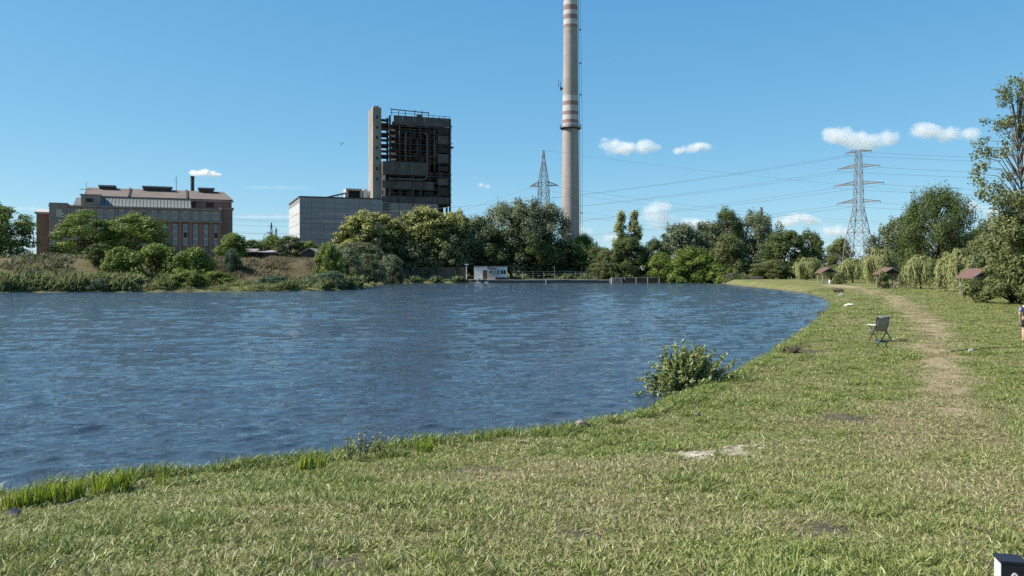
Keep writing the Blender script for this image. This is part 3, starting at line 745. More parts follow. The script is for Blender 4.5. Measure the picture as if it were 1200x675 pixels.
# glazed lean-to: real panes between bars
ug0, ug1 = F.u(118.5, 3), F.u(224, 3); zg0 = HT+0.15; zg1 = zh-0.35; npn = 26
MB().add([(ug0, 0.9, zg0-0.1), (ug1, 0.9, zg0-0.1), (ug1, V1-0.05, zg1-0.1), (ug0, V1-0.05, zg1-0.1)], [(0, 1, 2, 3)]).build('lean_to_back', METAL, fac)
pw = (ug1-ug0)/npn
pm = MB().add([(0.13, 0.8, zg0), (pw-0.13, 0.8, zg0), (pw-0.13, V1-0.1, zg1), (0.13, V1-0.1, zg1), (0.07, 0.8, zg0+0.06), (pw-0.07, 0.8, zg0+0.06), (pw-0.07, V1-0.1, zg1+0.06), (0.07, V1-0.1, zg1+0.06)],
              [(3, 2, 1, 0), (4, 5, 6, 7), (0, 1, 5, 4), (1, 2, 6, 5), (2, 3, 7, 6), (3, 0, 4, 7)]).mesh('pane', SKYGLASS)
for i in range(npn): link('pane', pm, fac, (ug0+i*pw, 0, 0))
# dormer box left of it
ud0, ud1 = F.u(95, 1.5), F.u(118, 1.5); zd = F.z(228.5, ud0, 1.5)
dm = MB().box((ud0, 1.0, HT-0.2), (ud1, 7, zd)).build('dormer', RENDER, fac)
MB().box((F.u(101, 1)-0.1, 0.9, F.z(236.5, ud0, 1)), (F.u(109, 1), 0.99, F.z(232.3, ud0, 1))).build('window', DARKWIN, dm)
MB().box((ud0-0.3, 0.8, zd), (ud1+0.2, 7.2, zd+0.25)).build('cap', STEEL, dm)
us0 = F.u(86, 2)
MB().add([(us0, 1.2, HT+0.1), (ud0-0.02, 1.2, HT+0.1), (ud0-0.02, 4.5, zd-0.5), (us0+0.5, 4.5, zd-0.5), (us0, 4.6, HT+0.1), (ud0-0.02, 4.6, HT+0.1)], [(0, 1, 2, 3), (0, 3, 4), (1, 5, 2), (2, 5, 4, 3)]).build('glazed_hip', SKYGLASS, fac)
# upper wall windows at the far end
for a, b_ in ((225.5, 229.5), (241.5, 250.5)):
    MB().box((F.u(a, V1), V1-0.09, F.z(243, 40, V1)), (F.u(b_, V1), V1-0.012, F.z(237.5, 40, V1))).build('window', DARKWIN, fac)
# stack and mast
us = F.u(225.5, VR+2); zs = F.z(206.5, us, VR+2)
MB().tube([(us, VR+2, zr-2), (us, VR+2, zs)], 0.55, 12).tube([(us, VR+2, zs-0.35), (us, VR+2, zs+0.02)], 0.66, 12).build('smoke_stack', METAL, fac)
um = F.u(206.5, VR); zm = F.z(205.5, um, VR)
mast = MB().tube([(um, VR, zr-1), (um, VR, zm)], [0.11, 0.07], 6).bar((um-0.7, VR, zm-1.2), (um+0.4, VR, zm-1.2), 0.08).bar((um-0.6, VR, zm-2.0), (um+0.5, VR, zm-2.0), 0.08).build('antenna_mast', STEEL, fac)
ux = F.u(101, 5); zx = F.z(222, ux, 5)
MB().tube([(ux, 5, zd), (ux, 5, zx+2.2)], 0.06, 5).bar((ux-1.6, 5, zx), (ux+1.8, 5, zx), 0.14).build('aerial', STEEL, fac)

# --- the clad hall and the burnt-out boiler house
B = Frame(-72.2, 290, 3.6, R(20))
hall = B.root('clad_hall')
tag(hall, 'windowless grey hall of flat cladding panels with sunlit end wall', 'building')
HL = B.u(448); HH = B.z(231.8, 10); HD = 37.0
MB().box((0.1, 0.1, -2), (HL-0.05, HD, HH-0.05)).build('core_wall', SEAM, hall)
MB().box((-0.15, -0.1, HH-0.05), (HL, HD+0.1, HH+0.35)).build('roof_edge', METAL, hall)
nc, nr = 7, 15
cw, ch = HL/nc, (HH+2)/nr
pA = MB().box((0.05, 0, 0.05), (cw-0.05, 0.1, ch-0.05)).mesh('panel', CLAD)
pB = MB().box((0.05, 0.02, 0.05), (cw-0.05, 0.1, ch-0.05)).mesh('panel', CLAD2)
for i in range(nc):
    for j in range(nr): link('panel', pA if rnd.random() < 0.6 else pB, hall, (i*cw, 0, -2+j*ch-0.06))
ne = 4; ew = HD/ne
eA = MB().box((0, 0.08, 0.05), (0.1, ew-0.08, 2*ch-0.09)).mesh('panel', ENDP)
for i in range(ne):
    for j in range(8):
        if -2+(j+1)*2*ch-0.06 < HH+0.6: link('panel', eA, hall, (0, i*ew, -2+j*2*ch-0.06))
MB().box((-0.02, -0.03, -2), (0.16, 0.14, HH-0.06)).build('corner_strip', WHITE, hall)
# inclined gallery and roof house
ug, ue = B.u(374, 10), B.u(405, 10)
gal = MB().bar((ug, 10, HH+0.3), (ue, 10, B.z(226.5, ue, 10)), 2.2, 0.5).bar((ug+3.4, 10, HH+0.1), (ue, 10, HH+0.9), 2.0, 0.35).build('inclined_gallery', SEAM, hall)
for k in range(4):
    a = 0.35+0.17*k; x = ug+(ue-ug)*a
    MB().bar((x, 9.4, HH+0.2), (x, 9.4, HH+0.3+(B.z(226.5, ue, 10)-HH-0.3)*a), 0.15).build('strut', SEAM, gal)
zrh = B.z(221, ue, 10)
ru0, ru1 = ue, B.u(424, 10)
rh = MB().box((ru0, 9, zrh-0.7), (ru1, 15, zrh)).box((ru0, 9, HH+0.36), (ru0+0.8, 15, zrh-0.7)).box((ru1-0.6, 9, HH+0.36), (ru1, 15, zrh-0.7)).box((ru0+0.8, 11.5, HH+0.36), (ru1-0.6, 15, zrh-0.7)).box((ru0+0.8, 9, HH+0.36), (ru1-0.6, 9.3, HH+1.0)).build('roof_house', PALE, hall)
MB().box((ru0+0.9, 11.3, HH+1.0), (ru1-0.7, 11.45, zrh-0.75)).build('dark_opening', DARKWIN, rh)
MB().box((ru1+0.4, 9, HH+0.36), (ru1+2.0, 14, zrh-0.1)).build('roof_stair', WHITE, hall)
MB().box((ru1+2.2, 8, HH+0.36), (B.u(438, 9), 14, zrh-0.8)).build('roof_box', CONC, hall)

bo = B.root('boiler_house')
tag(bo, 'burnt-out black boiler house frame with pale concrete stair tower', 'building')
def bz(py): return (HOR-py)*0.304+EYE-3.6
c0, c1 = B.u(437, 3), B.u(446.8, 3)
core = MB().box((c0, 3, -2), (c1, 11.5, bz(127))).build('stair_tower', STAIN, bo)
MB().box((c0+0.5, 4, bz(127)), (c1-0.6, 9, bz(124.6))).build('tower_cap', STAIN, core)
for k in range(7):
    MB().box((c0+1.2, 2.9, bz(140+12*k)), (c0+1.8, 2.985, bz(136.5+12*k))).build('slit_window', DARKWIN, core)
b0, b1 = B.u(457, 1), B.u(527.5, 1); DEP = 22.0
MB().box((b0+4.6, 9.0, bz(190)), (b1-0.3, DEP, bz(138))).box((b0+0.3, 9.0, -2), (b1-0.3, DEP, bz(190))).build('boiler_casing', SOOT, bo)
# floors open to the sky between tower and frame
for k, py in enumerate((140.5, 146, 151, 157.5, 164, 170.5, 177, 183)):
    MB().box((c1, 2.5 if k % 2 else 4, bz(py)-0.35), (b0+0.2, 9 if k % 2 else 6, bz(py)+0.35)).build('bridge', SOOT if k % 2 else SOOT2, bo)
cols = [b0+(b1-b0)*f for f in (0, 0.16, 0.33, 0.5, 0.65, 0.82, 1.0)]
ct = MB().box((-0.32, 0, 0), (0.32, 0.6, 1)).mesh('column', SOOT)
for i, u in enumerate(cols):
    o = link('column', ct, bo, (u, 1.0, -2)); o.scale = (1, 1, bz(136.5)+2)
    o = link('column', ct, bo, (u, 5.4, -2)); o.scale = (1, 1, bz(137)+2)
levels = [148, 155, 162, 169, 176, 183, 190, 206, 213, 222, 230, 238]
for k, py in enumerate(levels):
    z = bz(py)
    MB().box((b0-0.2, 0.9, z-0.28), (b1+0.3, 1.5, z+0.28)).build('beam', SOOT, bo)
    MB().box((b0, 1.6, z-0.1), (b1, 8.9, z+0.06)).build('floor_deck', SOOT, bo)
    rl = MB().bar((b0-0.3, 0.75, z+1.15), (b1+0.8, 0.75, z+1.15), 0.09)
    for j in range(13): rl.bar((b0-0.2+j*(b1-b0+0.6)/12, 0.75, z+0.2), (b0-0.2+j*(b1-b0+0.6)/12, 0.75, z+1.15), 0.07)
    rl.build('railing', RUST, bo)
def pnl(px0, px1, py0, py1, m, v=0.7, name='wall_panel', th=0.25):
    return MB().box((B.u(px0, v), v, bz(py1)), (B.u(px1, v), v+th, bz(py0))).build(name, m, bo)
# parapet panels under the roof
for a, b_ in ((461.5, 472), (472.3, 485), (485.3, 497), (497.3, 511), (511.3, 526.5)): pnl(a, b_, 136.2, 146.5, SOOT2)
# grey duct casings half way up
for a, b_ in ((448.5, 463), (463.4, 480), (480.4, 500)): pnl(a, b_, 190.5, 205.5, SOOT2, 0.1, 'duct_casing', 3.0)
for a, b_ in ((448, 462), (462.4, 478), (478.4, 496), (496.4, 509)): pnl(a, b_, 212.5, 221.5, SOOT2)
for a, b_ in ((447.5, 466), (466.4, 486), (486.4, 506), (506.4, 526)): pnl(a, b_, 230.5, 237.6, SOOT2)
for a, b_ in ((448.5, 468), (468.4, 490), (490.4, 513)): pnl(a, b_, 238.2, 268, LOWC, 0.3, 'cladding_panel', 0.4)
for k in range(4): pnl(449, 456, 239.5+3*k, 241+3*k, DARKWIN, 0.22, 'louvre', 0.06)
for k, (py0, py1) in enumerate(((149, 154), (157, 167), (171, 175), (179, 189), (193, 199), (208, 216), (219, 228))):
    pnl(513, 525.5, py0, py1, SOOT2 if k % 2 else SOOT)
# equipment standing inside the frame
for k in range(70):
    lv = rnd.choice(levels[:8]); u = b0+0.8+rnd.random()*(b1-b0-4); z = bz(lv)+0.1; kind_ = rnd.random(); v = 1.8+rnd.random()*4
    if kind_ < 0.4: MB().box((u, v, z), (u+rnd.uniform(0.8, 2.6), v+1.4, z+rnd.uniform(0.7, 1.7))).build('machine_box', rnd.choice((SOOT2, RUST, SOOT)), bo)
    elif kind_ < 0.7: MB().tube([(u, v, z), (u, v, z+rnd.uniform(1.2, 1.9))], rnd.uniform(0.35, 0.8), 10).build('tank', rnd.choice((SOOT2, PIPE, SOOT)), bo)
    else: MB().tube([(u, v, z+0.9), (u+rnd.uniform(2, 5), v, z+0.9)], rnd.uniform(0.15, 0.32), 8).build('pipe', rnd.choice((PIPE, RUST, SOOT2)), bo)
for px, pa, pb, r_ in ((475, 157, 189, 0.42), (489, 163, 183, 0.3), (500.5, 155, 208, 0.5), (468, 148, 176, 0.22), (509, 150, 200, 0.25), (484, 207, 240, 0.3)):
    u = B.u(px, 0.4)
    if px == 500.5:
        zb = bz(210.5); pts = [(u-0.9, 0.3, bz(pa)), (u, 0.3, bz(pa)-1.0), (u, 0.3, zb+1.4), (u-0.7, 0.3, zb+0.35), (u-2.2, 0.3, zb), (B.u(455, 0.4), 0.3, zb)]
    else: pts = [(u, 0.3, bz(pa)), (u, 0.3, bz(pb))]
    MB().tube(pts, r_*0.72, 8).build('pipe', PIPE, bo, smooth=True)
for k in range(16):
    u = B.u(447.5+rnd.random()*64, 0.4); MB().box((u, 0.55, bz(229)), (u+rnd.uniform(0.4, 1.1), 0.62, bz(224.3))).build('broken_opening', DARKWIN, bo)
for k in range(20):
    a = rnd.choice(cols[:-1]); i = cols.index(a); j = rnd.randrange(6)
    MB().bar((a, 1.25, bz(levels[j+1])), (cols[i+1], 1.25, bz(levels[j])), 0.2).build('brace', RUST, bo)
for k in range(46):                                   # loose rods, hangers and broken rails
    u = b0+rnd.random()*(b1-b0-1.5); z = bz(rnd.uniform(146, 236)); v = rnd.uniform(0.3, 0.8)
    q = (u+rnd.uniform(-0.3, 0.3), v, z-rnd.uniform(1.5, 5)) if k % 2 else (u+rnd.uniform(1.5, 4.5), v, z+rnd.uniform(-0.6, 0.4))
    MB().bar((u, v, z), q, rnd.uniform(0.1, 0.24)).build('broken_rail', rnd.choice((RUST, SOOT, SOOT2, PIPE)), bo)
# roof railing and crane beam
rr = MB().bar((B.u(457, 1), 1, bz(129.2)), (B.u(503, 1), 1, bz(131.0)), 0.28).bar((B.u(457, 1), 1.2, bz(133)), (B.u(527, 1), 1.2, bz(133.8)), 0.14)
for px in (459, 467, 475, 486, 494.5, 502): rr.bar((B.u(px, 1), 1, bz(137)), (B.u(px, 1), 1, bz(128 if px in (486, 494.5) else 130)), 0.2)
for px in (508, 515, 521, 527): rr.bar((B.u(px, 1), 1.2, bz(137)), (B.u(px, 1), 1.2, bz(133.5)), 0.16)
rr.build('roof_railing', SOOT, bo)
ub_ = B.u(491.5, 3)
MB().tube([(ub_-1.0, 3, bz(135)), (ub_+0.9, 3, bz(135))], 0.9, 10).build('roof_drum', SOOT, bo)
for py, w in ((169.5, 1.6), (148, 0.8)): MB().box((b1, 2, bz(py)-0.2), (b1+w, 4, bz(py)+0.25)).build('side_platform', SOOT, bo)
for k in range(9): MB().box((b1+0.02, 2+2*k, bz(240)), (b1+0.12, 3.8+2*k, bz(138))).build('side_panel', SOOT2, bo)

# --- the tall chimney
chd = 330.0; cx = (668.6-600)/FPX*chd; cbz = 2.2
chm = empty('tall_chimney', (cx, chd, cbz))
tag(chm, 'tall concrete chimney with red and white bands and a gallery', 'chimney')
def crad(z):
    return 3.62-(z)*0.0095
ctop = zpx(-46, chd)-cbz
def czz(py): return zpx(py, chd)-cbz
nsec = 26
MB().tube([(0, 0, 0), (0, 0, ctop-0.1)], [crad(0)-0.03, crad(ctop)-0.03], 40).build('flue', SEAM, chm)
for k in range(nsec):
    za, zb = ctop*k/nsec-(0.5 if k == 0 else 0), ctop*(k+1)/nsec-0.03
    MB().tube([(0, 0, za), (0, 0, zb)], [crad(za), crad(zb)], 40, False).build('shaft_section', CHIM, chm, smooth=True)
bands = [(112.8, 119.3, WHITEP), (119.3, 124.2, REDP), (124.2, 131, WHITEP), (131, 135.2, REDP), (135.2, 141, WHITEP), (141, 144.8, REDP), (144.8, 148.6, WHITEP),
         (29.8, 33, REDP), (23.6, 29.8, WHITEP), (18.2, 23.6, REDP), (12.8, 18.2, WHITEP), (7, 12.8, REDP), (1.5, 7, WHITEP), (-6, 1.5, REDP), (-14, -6, WHITEP), (-22, -14, REDP), (-30, -22, WHITEP), (-44, -30, REDP)]
for a, b_, m in bands:
    za, zb = czz(b_)+0.01, czz(a)-0.01
    MB().tube([(0, 0, za), (0, 0, zb)], [crad(za)+0.05, crad(zb)+0.05], 40, False).build('painted_band', m, chm, smooth=True)
zg = czz(150.5); rg_ = crad(zg)
gl = MB().tube([(0, 0, zg-0.45), (0, 0, zg)], [rg_+0.5, rg_+1.05], 32).build('gallery', METAL, chm)
rl = MB()
for k in range(24):
    a = 2*math.pi*k/24; a2 = 2*math.pi*(k+1)/24; q = rg_+1.0
    rl.bar((q*math.cos(a), q*math.sin(a), zg), (q*math.cos(a), q*math.sin(a), zg+1.3), 0.1)
    for h in (0.7, 1.3): rl.bar((q*math.cos(a), q*math.sin(a), zg+h), (q*math.cos(a2), q*math.sin(a2), zg+h), 0.09)
rl.build('gallery_railing', STEEL, gl)
ld = MB()
for sx in (-0.3, 0.3): ld.bar((crad(0)+0.35, sx-0.6, 1), (crad(ctop)+0.35, sx-0.6, ctop), 0.14)
for k in range(int(ctop/1.6)): ld.bar((crad(k*1.6)+0.35, -0.9, 1+k*1.6), (crad(k*1.6)+0.35, -0.3, 1+k*1.6), 0.08)
ld.build('ladder', METAL, chm)
cb = MB().tube([(crad(0)+0.9, -1.4, 0), (crad(0)+0.75, -1.4, ctop*0.5), (crad(ctop)+0.95, -1.4, ctop)], 0.06, 5)
for py in (36, 75, 112, 250): cb.box((crad(czz(py))+0.55, -1.6, czz(py)-0.25), (crad(czz(py))+1.1, -1.2, czz(py)+0.25))
cb.build('hoist_cable', METAL, chm)
za = czz(104); ra = crad(za)
MB().bar((-ra+0.1, 0, za), (-ra-1.1, 0, za+0.3), 0.25).bar((-ra-1.0, 0, za-1.0), (-ra-1.0, 0, za+1.4), 0.2).box((-ra-0.9, -0.4, za-0.4), (-ra-0.2, 0.4, za+0.5)).bar((-ra-1.7, 0, za+0.6), (-ra-1.7, 0, za+3.4), 0.14).bar((-ra-1.0, 0, za+1.2), (-ra-1.7, 0, za+1.2), 0.1).bar((-ra-0.9, 0.4, za+1.0), (-ra-0.9, 0.4, za+3.0), 0.12).build('antenna_bracket', METAL, chm)
MB().tube([(0, 0, 0), (0, 0, 2.2)], [crad(0)+1.0, crad(0)+0.25], 32).build('plinth', CONC, chm)

# --- small houses on the embankment
def hut(px0, px1, dist, ytop, yeave, label, mw, mr, depth=5, gable=True, zb=None):
    x0, x1 = (px0-600)/FPX*dist, (px1-600)/FPX*dist; z = hz((x0+x1)/2, dist) if zb is None else zb
    o = empty('hut', ((x0+x1)/2, dist, z)); w = (x1-x0)/2; ze = zpx(yeave, dist)-z; zt_ = zpx(ytop, dist)-z
    MB().prism([(-w, -0.5), (w, -0.5), (w, ze), (0, zt_-0.12), (-w, ze)] if gable else [(-w, -0.5), (w, -0.5), (w, ze), (-w, ze)], (0, 0, 0), (1, 0, 0), (0, 0, 1), (0, 1, 0), depth).build('wall', mw, o)
    if gable:
        for sgn in (-1, 1): MB().prism([(sgn*(w+0.35), ze-0.15), (sgn*(w+0.35), ze+0.05), (0, zt_+0.1), (0, zt_-0.1)], (0, -0.4, 0), (1, 0, 0), (0, 0, 1), (0, 1, 0), depth+0.8).build('roof', mr, o)
    else: MB().prism([(-0.4, ze), (depth+0.3, zt_), (depth+0.3, zt_+0.2), (-0.4, ze+0.2)], (-w-0.3, 0, 0), (0, 1, 0), (0, 0, 1), (1, 0, 0), 2*w+0.6).build('roof', mr, o)
    return tag(o, label, 'hut')
TIMB = plain('brown_timber', (0.14, 0.085, 0.055), (0.08, 0.05, 0.035), 1.0, 0.95)
FELT = plain('grey_roof_felt', (0.30, 0.26, 0.24), (0.20, 0.17, 0.16), 0.8, 0.95)
h1 = hut(285, 319, 172, 293.5, 296.5, 'low brown hut with a dark porch on the embankment', TIMB, FELT, gable=False)
for k in range(3): MB().box((-3+1.7*k, -0.05, 0.9), (-2.1+1.7*k, -0.008, 1.5)).build('window', DARKWIN, h1)
pr = MB().prism([(-1.6, 1.75), (0.2, 2.2), (0.2, 2.3), (-1.6, 1.85)], (-3.3, 0, 0), (0, 1, 0), (0, 0, 1), (1, 0, 0), 3.6).build('porch_roof', FELT, h1)
for xx in (-3.2, 0.2): MB().box((xx, -1.55, -0.4), (xx+0.1, -1.45, 1.8)).build('porch_post', TIMB, pr)
h2 = hut(352, 374, 166, 291, 297.5, 'brown barn with a pale roof edge beside the dark round tree', TIMB, FELT)
MB().box((-0.7, -0.05, 0), (0.7, -0.008, 1.7)).build('door', METAL, h2)
hut(322, 334, 185, 286, 290, 'small grey hut half hidden by the dark round tree', FELT, TIMB)
lamp = empty('street_lamp', at(309, 185)); zl = zpx(273, 185)-lamp.location.z
MB().tube([(0, 0, 0), (0, 0, zl*0.86), (0.25, 0, zl*0.96), (1.0, 0, zl)], [0.1, 0.08, 0.07, 0.06], 6).build('post', STEEL, lamp)
MB().box((0.9, -0.15, zl-0.12), (1.7, 0.15, zl+0.08)).build('lamp_head', STEEL, lamp)
tag(lamp, 'curved street lamp between the factory and the clad hall', 'street lamp')
# ------------------------------------------------------------------ pylons and power lines
def lattice(mb, prof, w, cross_to=None):
    """four legs through (z, halfwidth) with X bracing on all sides"""
    def pt(z, h, k): return Vector(((h, h), (h, -h), (-h, -h), (-h, h))[k] + (z,))
    for (z0, h0), (z1, h1) in zip(prof[:-1], prof[1:]):
        for k in range(4):
            mb.bar(pt(z0, h0, k), pt(z1, h1, k), w)
            a, b_ = k, (k+1) % 4
            mb.bar(pt(z0, h0, a), pt(z1, h1, b_), w*0.6); mb.bar(pt(z0, h0, b_), pt(z1, h1, a), w*0.6)
            mb.bar(pt(z1, h1, a), pt(z1, h1, b_), w*0.6)
    return mb
def arm(z, L, h, rise, w=0.16, name='cross_arm', parent=None, drop=0.0):
    for sgn in (-1, 1):
        m = MB(); tip = Vector((sgn*L, 0, z+drop))
        for sy in (-1, 1):
            m.bar((sgn*h, sy*h, z), tip, w); m.bar((sgn*h, sy*h, z+rise), tip, w)
            for f in (0.3, 0.6):
                p = Vector((sgn*h, sy*h, z)).lerp(tip, f); q = Vector((sgn*h, sy*h, z+rise)).lerp(tip, f); m.bar(p, q, w*0.6)
        o = m.build(name, STEEL2, parent)
        MB().tube([tip, tip-Vector((0, 0, 0.5))], [0.05, 0.07], 6).build('insulator', METAL, o)
STEEL2 = plain('pylon_steel', (0.21, 0.205, 0.205), (0.14, 0.135, 0.135), 0.5, 0.6, 0.4)
STEEL3 = plain('pylon_steel_dark', (0.19, 0.195, 0.195), (0.13, 0.135, 0.135), 0.5, 0.6, 0.4)
PD = 205.0
px_, py_, pz_ = at(1006, PD)
pyl = empty('lattice_pylon', (px_, py_, pz_), R(-48))
tag(pyl, 'tall steel lattice pylon with four cross arms behind the willows', 'pylon')
Z = lambda y: zpx(y, PD)-pz_
lattice(MB(), [(-0.5, 2.9), (Z(288), 2.4), (Z(272), 1.9), (Z(258), 1.42), (Z(246), 1.0)], 0.15).build('legs', STEEL2, pyl)
lattice(MB(), [(Z(246), 1.0), (Z(236), 0.9), (Z(225), 0.83), (Z(214), 0.77), (Z(204), 0.72), (Z(194), 0.67), (Z(185), 0.62), (Z(176), 0.55)], 0.105).build('tower_body', STEEL2, pyl)
ARMS = [(Z(237), 5.3), (Z(216), 6.1), (Z(196), 5.2), (Z(178), 3.2)]
for z, L in ARMS: arm(z, L, 0.85, 0.7 if L > 4 else 0.35, 0.15, parent=pyl)
QD = 300.0
qx, qy, qz = at(637, QD)
pk = empty('peaked_pylon', (qx, qy, qz), R(-25))
tag(pk, 'dark lattice pylon with a sharp peak left of the tall chimney', 'pylon')
Zq = lambda y: zpx(y, QD)-qz
lattice(MB(), [(-0.5, 2.8), (Zq(290), 2.3), (Zq(268), 1.9), (Zq(250), 1.7), (Zq(238), 1.6), (Zq(226), 1.5), (Zq(214), 1.4)], 0.21).build('legs', STEEL3, pk)
lattice(MB(), [(Zq(214), 1.4), (Zq(206), 1.15), (Zq(198), 0.85), (Zq(190), 0.5), (Zq(176), 0.12)], 0.17).build('peak', STEEL3, pk)
_s2, STEEL2 = STEEL2, STEEL3
arm(Zq(218), 5.4, 1.45, 1.6, 0.22, parent=pk); arm(Zq(243), 5.4, 1.6, 1.5, 0.22, parent=pk)
STEEL2 = _s2
# far masts
def far_pylon(px, dist, top, label, w=1.6):
    x, y, z = at(px, dist); o = empty('far_pylon', (x, y, z), R(30)); h = zpx(top, dist)-z
    lattice(MB(), [(0, w*1.6), (h*0.35, w*1.1), (h*0.62, w*0.7), (h*0.8, w*0.5), (h, w*0.2)], 0.45).build('legs', STEEL3, o)
    for f, L in ((0.66, 5), (0.8, 5.5), (0.93, 3.5)): MB().bar((-L, 0, h*f), (L, 0, h*f), 0.35).build('cross_arm', STEEL3, o)
    tag(o, label, 'pylon', 'far pylons on the skyline')
far_pylon(318, 900, 261, 'tiny far pylon beside the clad hall, taller of the two')
far_pylon(323.5, 950, 267, 'tiny far pylon beside the clad hall, lower of the two')
far_pylon(892, 520, 243, 'far pylon top peeping over the broad grey-green tree')
far_pylon(699, 900, 283, 'tiny far pylon on the skyline right of the tall chimney')

WIRE = plain('aluminium_wire', (0.12, 0.13, 0.14), (0.10, 0.105, 0.11), 1.0, 0.6, 0.4)
def wire(p, q, sag, label, r=0.022, n=22):
    p, q = Vector(p), Vector(q); m = MB()
    m.tube([p.lerp(q, i/n)-Vector((0, 0, sag*4*(i/n)*(1-i/n))) for i in range(n+1)], r, 4)
    o = m.build('power_line', WIRE); o['label'] = label; o['category'] = 'cable'; o['group'] = 'overhead power lines'
def tip(root, L, z, sgn):
    a = root.rotation_euler.z
    return Vector(root.location)+Vector((sgn*L*math.cos(a), sgn*L*math.sin(a), z-0.5))
nm = ('lowest', 'widest', 'upper', 'topmost')
for (z, L), nme in zip(ARMS, nm):
    for sgn in (-1, 1):
        p = tip(pyl, L, z, sgn); side = 'near' if sgn > 0 else 'far'
        wire(p, (p.x-265, p.y+150, p.z+2.0-(L < 4)*2), 9, f'power line from the {side} tip of the {nme} tall-pylon arm towards the lake')
        wire(p, (p.x+170, p.y-30, p.z+3), 4.5, f'power line from the {side} tip of the {nme} tall-pylon arm over the willows')
for z, nme in ((Zq(218), 'upper'), (Zq(243), 'lower')):
    for sgn in (-1, 1):
        p = tip(pk, 5.4, z, sgn); side = 'near' if sgn > 0 else 'far'
        wire(p, (p.x+170, p.y+30, p.z-12), 3, f'power line from the {side} {nme} arm tip of the peaked pylon past the chimney')
        wire(p, (p.x-100, p.y+60, p.z-22), 2, f'power line from the {side} {nme} arm tip of the peaked pylon towards the boilers')
wire((qx, qy, zpx(176, QD)), (qx+200, qy+40, zpx(222, QD)), 2, 'earth wire from the sharp tip of the peaked pylon past the chimney')
for k, py in enumerate((256, 263, 272)):
    wire((-200, 600, zpx(py, 600)), (-150, 620, zpx(py+1, 620)), 1.0, f'{("top", "middle", "bottom")[k]} far power line in the gap between factory and clad hall', 0.06)

